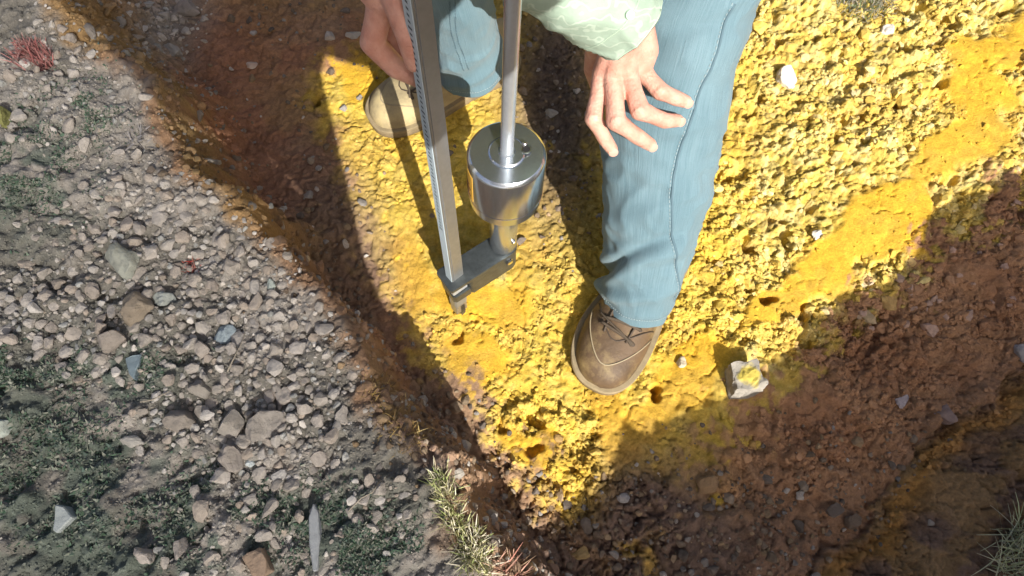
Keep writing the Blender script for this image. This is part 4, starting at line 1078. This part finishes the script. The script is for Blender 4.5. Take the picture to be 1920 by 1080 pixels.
shoe(t1, (.50, .865, 0), leather1, dust_m)
t2 = P(703, 238, 0.0); t2.z = .004
shoe(t2, (.86, .51, 0), leather2, dust_m)

# shirt
def cloth(name, c1, c2):
    m = mat(name, c1, .8, nscale=22, namt=.10, bump=.0015, bscale=60, spec=.2); nt = m.node_tree; b = nt.nodes['Principled BSDF']
    src = b.inputs['Base Color'].links[0].from_socket; tc = nt.nodes.new('ShaderNodeTexCoord')
    w = nt.nodes.new('ShaderNodeTexWave'); w.wave_type = 'RINGS'; w.inputs['Scale'].default_value = 26; w.inputs['Distortion'].default_value = 14; w.inputs['Detail'].default_value = 2; w.inputs['Detail Scale'].default_value = 1.4
    nt.links.new(tc.outputs['Object'], w.inputs['Vector'])
    mr = nt.nodes.new('ShaderNodeMapRange'); mr.inputs[1].default_value = .86; mr.inputs[2].default_value = .97; mr.inputs[4].default_value = .28; nt.links.new(w.outputs['Fac'], mr.inputs[0])
    mx = nt.nodes.new('ShaderNodeMix'); mx.data_type = 'RGBA'; nt.links.new(mr.outputs[0], mx.inputs['Factor']); nt.links.new(src, mx.inputs['A']); mx.inputs['B'].default_value = (.60, .68, .58, 1)
    nt.links.new(mx.outputs['Result'], b.inputs['Base Color']); return m
shirt_m = cloth('mint_cotton', (.29, .375, .30), None)
CUFF = D(1163, 46, .755); ELB = Vector((-.055, .585, .615)); SHL = Vector((.15, .70, .88))
cdir = (CUFF - ELB).normalized()
slc = [CUFF + cdir * .012, CUFF - cdir * .025, CUFF - cdir * .07, CUFF - cdir * .12, ELB, (ELB + SHL) / 2, SHL]
SL = loft(slc, [.043, .046, .047, .050, .056, .065, .075], [.040, .042, .046, .050, .056, .066, .08], (0, 0, 1), 110, 64,
          wr(21, 1.0, ((.035, .007, .005, 1.0, .02), (.058, .008, .006, 2.6, .02), (.085, .010, .006, .6, .025), (.12, .012, .007, 3.5, .03), (.16, .012, .006, 1.6, .03))), .10)
CR = Vector((-.165, .515, .640)); ER = Vector((-.33, .62, .76)); SR = Vector((-.17, .72, .92))
SRR = loft([CR, CR.lerp(ER, .3), CR.lerp(ER, .7), ER, (ER + SR) / 2, SR], [.043, .046, .05, .056, .065, .075], [.04, .044, .05, .056, .066, .08], (0, 0, 1), 60, 40, wr(31), .1)
TS = loft([(.01, 1.04, .80), (.01, .98, .87), (0, .88, .92), (0, .76, .955), (0, .67, .975), (0, .62, .99)], [.175, .17, .175, .20, .17, .065], [.125, .12, .125, .13, .10, .06], (1, 0, 0), 50, 48, wr(41))
shirt = joined('shirt', [SL[:3], SRR[:3], TS[:3]], shirt_m); pchild(shirt)
shirt_line = mat('shirt_stitching', (.36, .46, .36), .8)
strip('cuff_seam', SL[3], [(k * math.tau / 60, .14) for k in range(61)], .0009, shirt_line, shirt, .0)
strip('cuff_edge', SL[3], [(k * math.tau / 60, .006) for k in range(61)], .0010, shirt_line, shirt, -.0002)
for q, rr in (((1186, 24), .0052),):
    a, t = row_of(SL[3], *q); c = SL[3](a, t, .0005); n = (c - SL[3](a, t, -.01)).normalized()
    V, Fc = lathe([(rr, -.001), (rr, .0016), (rr * .8, .0022), (rr * .6, .0014), (.0004, .0014)], 20)
    pchild(mesh_obj('button', to_frame(V, c, n), Fc, mat('button_shell', (.45, .55, .46), .4)), shirt)

# body: tapered limbs grown into one skin
def rcone(V, Fc, p0, r0, p1, r1, seg=16):
    p0, p1 = Vector(p0), Vector(p1); d = (p1 - p0); L = d.length; d = d / L if L > 1e-6 else Vector((0, 0, 1))
    a = d.orthogonal().normalized(); b = d.cross(a); rings = []
    for k in range(1, 5): th = k / 4 * math.pi / 2; rings.append((p0 - d * r0 * math.cos(th), r0 * math.sin(th)))
    for k in range(0, 4): th = k / 4 * math.pi / 2; rings.append((p1 + d * r1 * math.sin(th), r1 * math.cos(th)))
    base = len(V); V.append(p0 - d * r0)
    for c, r in rings:
        for s in range(seg): th = s * math.tau / seg; V.append(c + (a * math.cos(th) + b * math.sin(th)) * r)
    V.append(p1 + d * r1); last = len(V) - 1
    for s in range(seg): Fc.append((base, base + 1 + (s + 1) % seg, base + 1 + s))
    n = len(rings)
    for k in range(n - 1):
        for s in range(seg):
            q = (s + 1) % seg; i = base + 1 + k * seg; Fc.append((i + s, i + q, i + seg + q, i + seg + s))
    i = base + 1 + (n - 1) * seg
    for s in range(seg): Fc.append((last, i + s, i + (s + 1) % seg))
def chain(V, Fc, pts):
    for (p0, r0), (p1, r1) in zip(pts[:-1], pts[1:]): rcone(V, Fc, p0, r0, p1, r1)
def grow(V, Fc, voxel, smooth_it, fac=.5):
    me = bpy.data.meshes.new('tmp'); me.from_pydata([tuple(v) for v in V], [], Fc)
    o = bpy.data.objects.new('tmp', me); COL.objects.link(o)
    r = o.modifiers.new('r', 'REMESH'); r.mode = 'VOXEL'; r.voxel_size = voxel
    s = o.modifiers.new('s', 'SMOOTH'); s.iterations = smooth_it; s.factor = fac
    dg = bpy.context.evaluated_depsgraph_get(); me2 = bpy.data.meshes.new_from_object(o.evaluated_get(dg))
    v = np.zeros(len(me2.vertices) * 3); me2.vertices.foreach_get('co', v); v = v.reshape(-1, 3)
    f = [tuple(p.vertices) for p in me2.polygons]
    bpy.data.objects.remove(o); bpy.data.meshes.remove(me); bpy.data.meshes.remove(me2)
    return v, f
# the hand on the knee (back of the hand up, fingers spread over the denim)
V, Fc = [], []
wrist = D(1166, 55, .765)
mcp = {'i': D(1129, 140, .822), 'm': D(1150, 143, .812), 'r': D(1177, 140, .812), 'p': D(1203, 132, .826)}
fing = {'i': [D(1113, 222, .822), D(1134, 260, .845), D(1147, 279, .858)], 'm': [D(1155, 227, .808), D(1197, 257, .834), D(1219, 271, .848)],
        'r': [D(1200, 207, .808), D(1246, 226, .830), D(1270, 226, .843)], 'p': [D(1238, 171, .826), D(1268, 184, .836), D(1285, 190, .843)]}
rad = {'i': (.0114, .0104, .0090, .0077), 'm': (.0122, .0112, .0097, .0082), 'r': (.0122, .0112, .0096, .0080), 'p': (.0116, .0104, .0094, .0080)}
for k in 'imrp':
    chain(V, Fc, [(wrist.lerp(mcp[k], .15), .017), (wrist.lerp(mcp[k], .6), .0145), (mcp[k], .0128)])
    R = rad[k]; j = fing[k]
    chain(V, Fc, [(mcp[k], R[0] * 1.05), (mcp[k].lerp(j[0], .5), R[1] * .96), (j[0], R[1] * 1.06), (j[0].lerp(j[1], .5), R[2] * 1.0), (j[1], R[2]), (j[2], R[3])])
for a, b in (('i', 'm'), ('m', 'r'), ('r', 'p')):
    chain(V, Fc, [(wrist.lerp(mcp[a].lerp(mcp[b], .5), .25), .017), (mcp[a].lerp(mcp[b], .5).lerp(wrist, .22), .0105)])
# heel of the hand on the little-finger side, and the thumb tucked behind
chain(V, Fc, [(D(1195, 40, .775), .018), (D(1208, 95, .805), .017), (mcp['p'], .0125)])
chain(V, Fc, [(D(1135, 60, .79), .016), (D(1116, 95, .835), .0125), (D(1110, 130, .865), .0105), (D(1118, 160, .89), .0085)])
fore = CUFF - cdir * .10
chain(V, Fc, [(wrist, .026), (wrist.lerp(fore, .4), .027), (fore, .032)])
for k, o2 in (('i', 0), ('m', 0), ('r', 0)):             # tendons on the back of the hand
    tw = Vector((0, 0, H)); 
    def lift(p, q): return p + (tw - p).normalized() * q
    chain(V, Fc, [(lift(wrist.lerp(mcp[k], .25), .016), .003), (lift(wrist.lerp(mcp[k], .62), .0128), .0030), (lift(mcp[k], .0105), .0036)])
for k in 'imrp':                                       # folded skin over the middle knuckles
    j = fing[k]; d = (j[1] - mcp[k]).normalized(); nrm = (Vector((0, 0, H)) - j[0]).normalized(); sdv = d.cross(nrm).normalized()
    for q in (-.0030, 0.0, .0030):
        c = j[0] + d * q + nrm * rad[k][1] * .86; chain(V, Fc, [(c - sdv * .0042, .0016), (c, .0022), (c + sdv * .0042, .0016)])
hv1, hf1 = grow(V, Fc, .0014, 3)
# the hand gripping the ruler
V, Fc = [], []
w2 = Vector((-.155, .515, .625))
I = [D(716, 2, .655), D(698, 80, .690), D(742, 126, .715), D(788, 148, .730)]
chain(V, Fc, [(w2, .026), (D(725, -10, .655), .022), (I[0], .0145), (I[0].lerp(I[1], .5), .0128), (I[1], .0128), (I[2], .0115), (I[3], .010)])
Mf = [D(735, 8, .69), D(720, 74, .722), D(758, 112, .748), D(786, 122, .755)]
chain(V, Fc, [(w2, .024), (Mf[0], .0145), (Mf[1], .0122), (Mf[2], .011), (Mf[3], .0095)])
Rf = [D(748, 0, .72), D(742, 58, .757), D(766, 88, .778), D(788, 92, .778)]
chain(V, Fc, [(w2, .024), (Rf[0], .014), (Rf[1], .0118), (Rf[2], .0105), (Rf[3], .009)])
Lf = [D(765, -8, .745), D(765, 40, .783), D(776, 60, .795), D(790, 64, .79)]
chain(V, Fc, [(w2, .022), (Lf[0], .013), (Lf[1], .0105), (Lf[2], .0095), (Lf[3], .008)])
Th = [D(742, -30, .63), D(752, 18, .640), D(765, 70, .655), D(776, 118, .680)]
chain(V, Fc, [(w2, .024), (Th[0], .018), (Th[1], .0150), (Th[2], .0115), (Th[3], .0092)])
chain(V, Fc, [(D(725, -15, .66), .018), (D(745, -5, .69), .018), (D(765, -20, .73), .018)])
chain(V, Fc, [(w2, .026), (CR.lerp(ER, .5), .032)])
hv2, hf2 = grow(V, Fc, .0017, 5)
# the rest of the body, under the clothes
V, Fc = [], []
chain(V, Fc, [(fore, .032), (ELB, .040), (SHL, .055)]); chain(V, Fc, [(CR.lerp(ER, .5), .032), (ER, .038), (SR, .055)])
chain(V, Fc, [(SHL, .055), ((0, .70, .96), .08), (SR, .055)])
chain(V, Fc, [((.01, 1.06, .78), .11), ((.0, .90, .90), .105), ((0, .74, .95), .10), ((0, .64, .99), .055), ((0, .57, 1.02), .052)])
for c, n in ((front_c, 9), (back_c, 9)):
    chain(V, Fc, [(Vector(c[i]), r) for i, r in ((0, .036), (2, .048), (4, .052), (6, .056), (8, .075), (9, .09))])
hd = Vector((0, .50, 1.045)); fdir = Vector((0, -.80, -.60)); udir = Vector((0, -.60, .80))
rcone(V, Fc, hd + udir * .03, .082, hd - udir * .03 + fdir * .012, .068); rcone(V, Fc, hd - udir * .07 + fdir * .02, .05, hd - udir * .085 + fdir * .04, .032)
rcone(V, Fc, hd + fdir * .075 + udir * .01, .010, hd + fdir * .098 - udir * .018, .014)      # nose
for s in (-1, 1):
    rcone(V, Fc, hd + Vector((s * .080, 0, 0)) + udir * .015, .014, hd + Vector((s * .082, 0, 0)) - udir * .02, .011)
    rcone(V, Fc, hd + Vector((s * .05, 0, 0)) + fdir * .068 + udir * .022, .011, hd + Vector((s * .018, 0, 0)) + fdir * .076 + udir * .022, .011)
rcone(V, Fc, hd + fdir * .076 - udir * .045 + Vector((-.02, 0, 0)), .008, hd + fdir * .076 - udir * .045 + Vector((.02, 0, 0)), .008)
bv, bf = grow(V, Fc, .006, 4)
def skin(name):
    m = bpy.data.materials.new(name); m.use_nodes = True; nt = m.node_tree; b = nt.nodes['Principled BSDF']
    b.inputs['Roughness'].default_value = .52; b.inputs['Specular IOR Level'].default_value = .35
    b.inputs['Subsurface Weight'].default_value = .12; b.inputs['Subsurface Radius'].default_value = (.008, .003, .0015); b.inputs['Subsurface Scale'].default_value = .4
    tc = nt.nodes.new('ShaderNodeTexCoord')
    n = nt.nodes.new('ShaderNodeTexNoise'); n.inputs['Scale'].default_value = 55; n.inputs['Detail'].default_value = 5; nt.links.new(tc.outputs['Object'], n.inputs['Vector'])
    cr = nt.nodes.new('ShaderNodeValToRGB'); cr.color_ramp.elements[0].position = .35; cr.color_ramp.elements[0].color = (.52, .25, .185, 1); cr.color_ramp.elements[1].position = .65; cr.color_ramp.elements[1].color = (.63, .355, .275, 1)
    nt.links.new(n.outputs['Fac'], cr.inputs[0]); nt.links.new(cr.outputs[0], b.inputs['Base Color'])
    v = nt.nodes.new('ShaderNodeTexVoronoi'); v.inputs['Scale'].default_value = 420; nt.links.new(tc.outputs['Object'], v.inputs['Vector'])
    n2 = nt.nodes.new('ShaderNodeTexNoise'); n2.inputs['Scale'].default_value = 130; n2.inputs['Detail'].default_value = 6; nt.links.new(tc.outputs['Object'], n2.inputs['Vector'])
    ad = nt.nodes.new('ShaderNodeMath'); ad.operation = 'MULTIPLY_ADD'; ad.inputs[1].default_value = .25; nt.links.new(v.outputs['Distance'], ad.inputs[0]); nt.links.new(n2.outputs['Fac'], ad.inputs[2])
    bp = nt.nodes.new('ShaderNodeBump'); bp.inputs['Distance'].default_value = .0016; nt.links.new(ad.outputs[0], bp.inputs['Height']); nt.links.new(bp.outputs[0], b.inputs['Normal'])
    return m
skin_m = skin('skin')
VV = np.concatenate([bv, hv1, hv2]); FF = list(bf) + [tuple(i + len(bv) for i in f) for f in hf1] + [tuple(i + len(bv) + len(hv1) for i in f) for f in hf2]
body = pchild(mesh_obj('body', VV, FF, skin_m))
nail_m = mat('fingernail', (.60, .34, .27), .32, nscale=60, namt=.05)
for k in 'imrp':                                    # nails near the fingertips
    j = fing[k]; d = (j[2] - j[1]).normalized(); c = j[2] + d * .001
    toc = (Vector((0, 0, H)) - c).normalized(); n = (toc * .75 + d * .55 + Vector((0, -.25, 0))); n = (n - d * n.dot(d) * .55).normalized()
    c = c + n * (rad[k][3] * .84)
    s_ = d.cross(n).normalized(); d2 = n.cross(s_)
    V, Fc = [], []
    for r in range(5):
        for s in range(14):
            a = s * math.tau / 14; rr = r / 4; V.append(c + s_ * (.0060 * rr * math.cos(a)) + d2 * (-.0070 * rr * math.sin(a)) + n * (.0016 * (1 - rr * rr)))
    for r in range(4):
        for s in range(14): q = (s + 1) % 14; Fc.append((r * 14 + s, r * 14 + q, (r + 1) * 14 + q, (r + 1) * 14 + s))
    pchild(mesh_obj('fingernail', V, Fc, nail_m), body)
V, Fc = [], []
rcone(V, Fc, hd + udir * .045 - fdir * .015, .085, hd - udir * .035 - fdir * .03, .072)
hv, hf = grow(V, Fc, .005, 2); pchild(mesh_obj('hair', hv + np.random.default_rng(2).normal(0, .0012, hv.shape), hf, mat('short_hair', (.07, .05, .035), .8, bump=.004, bscale=150)))
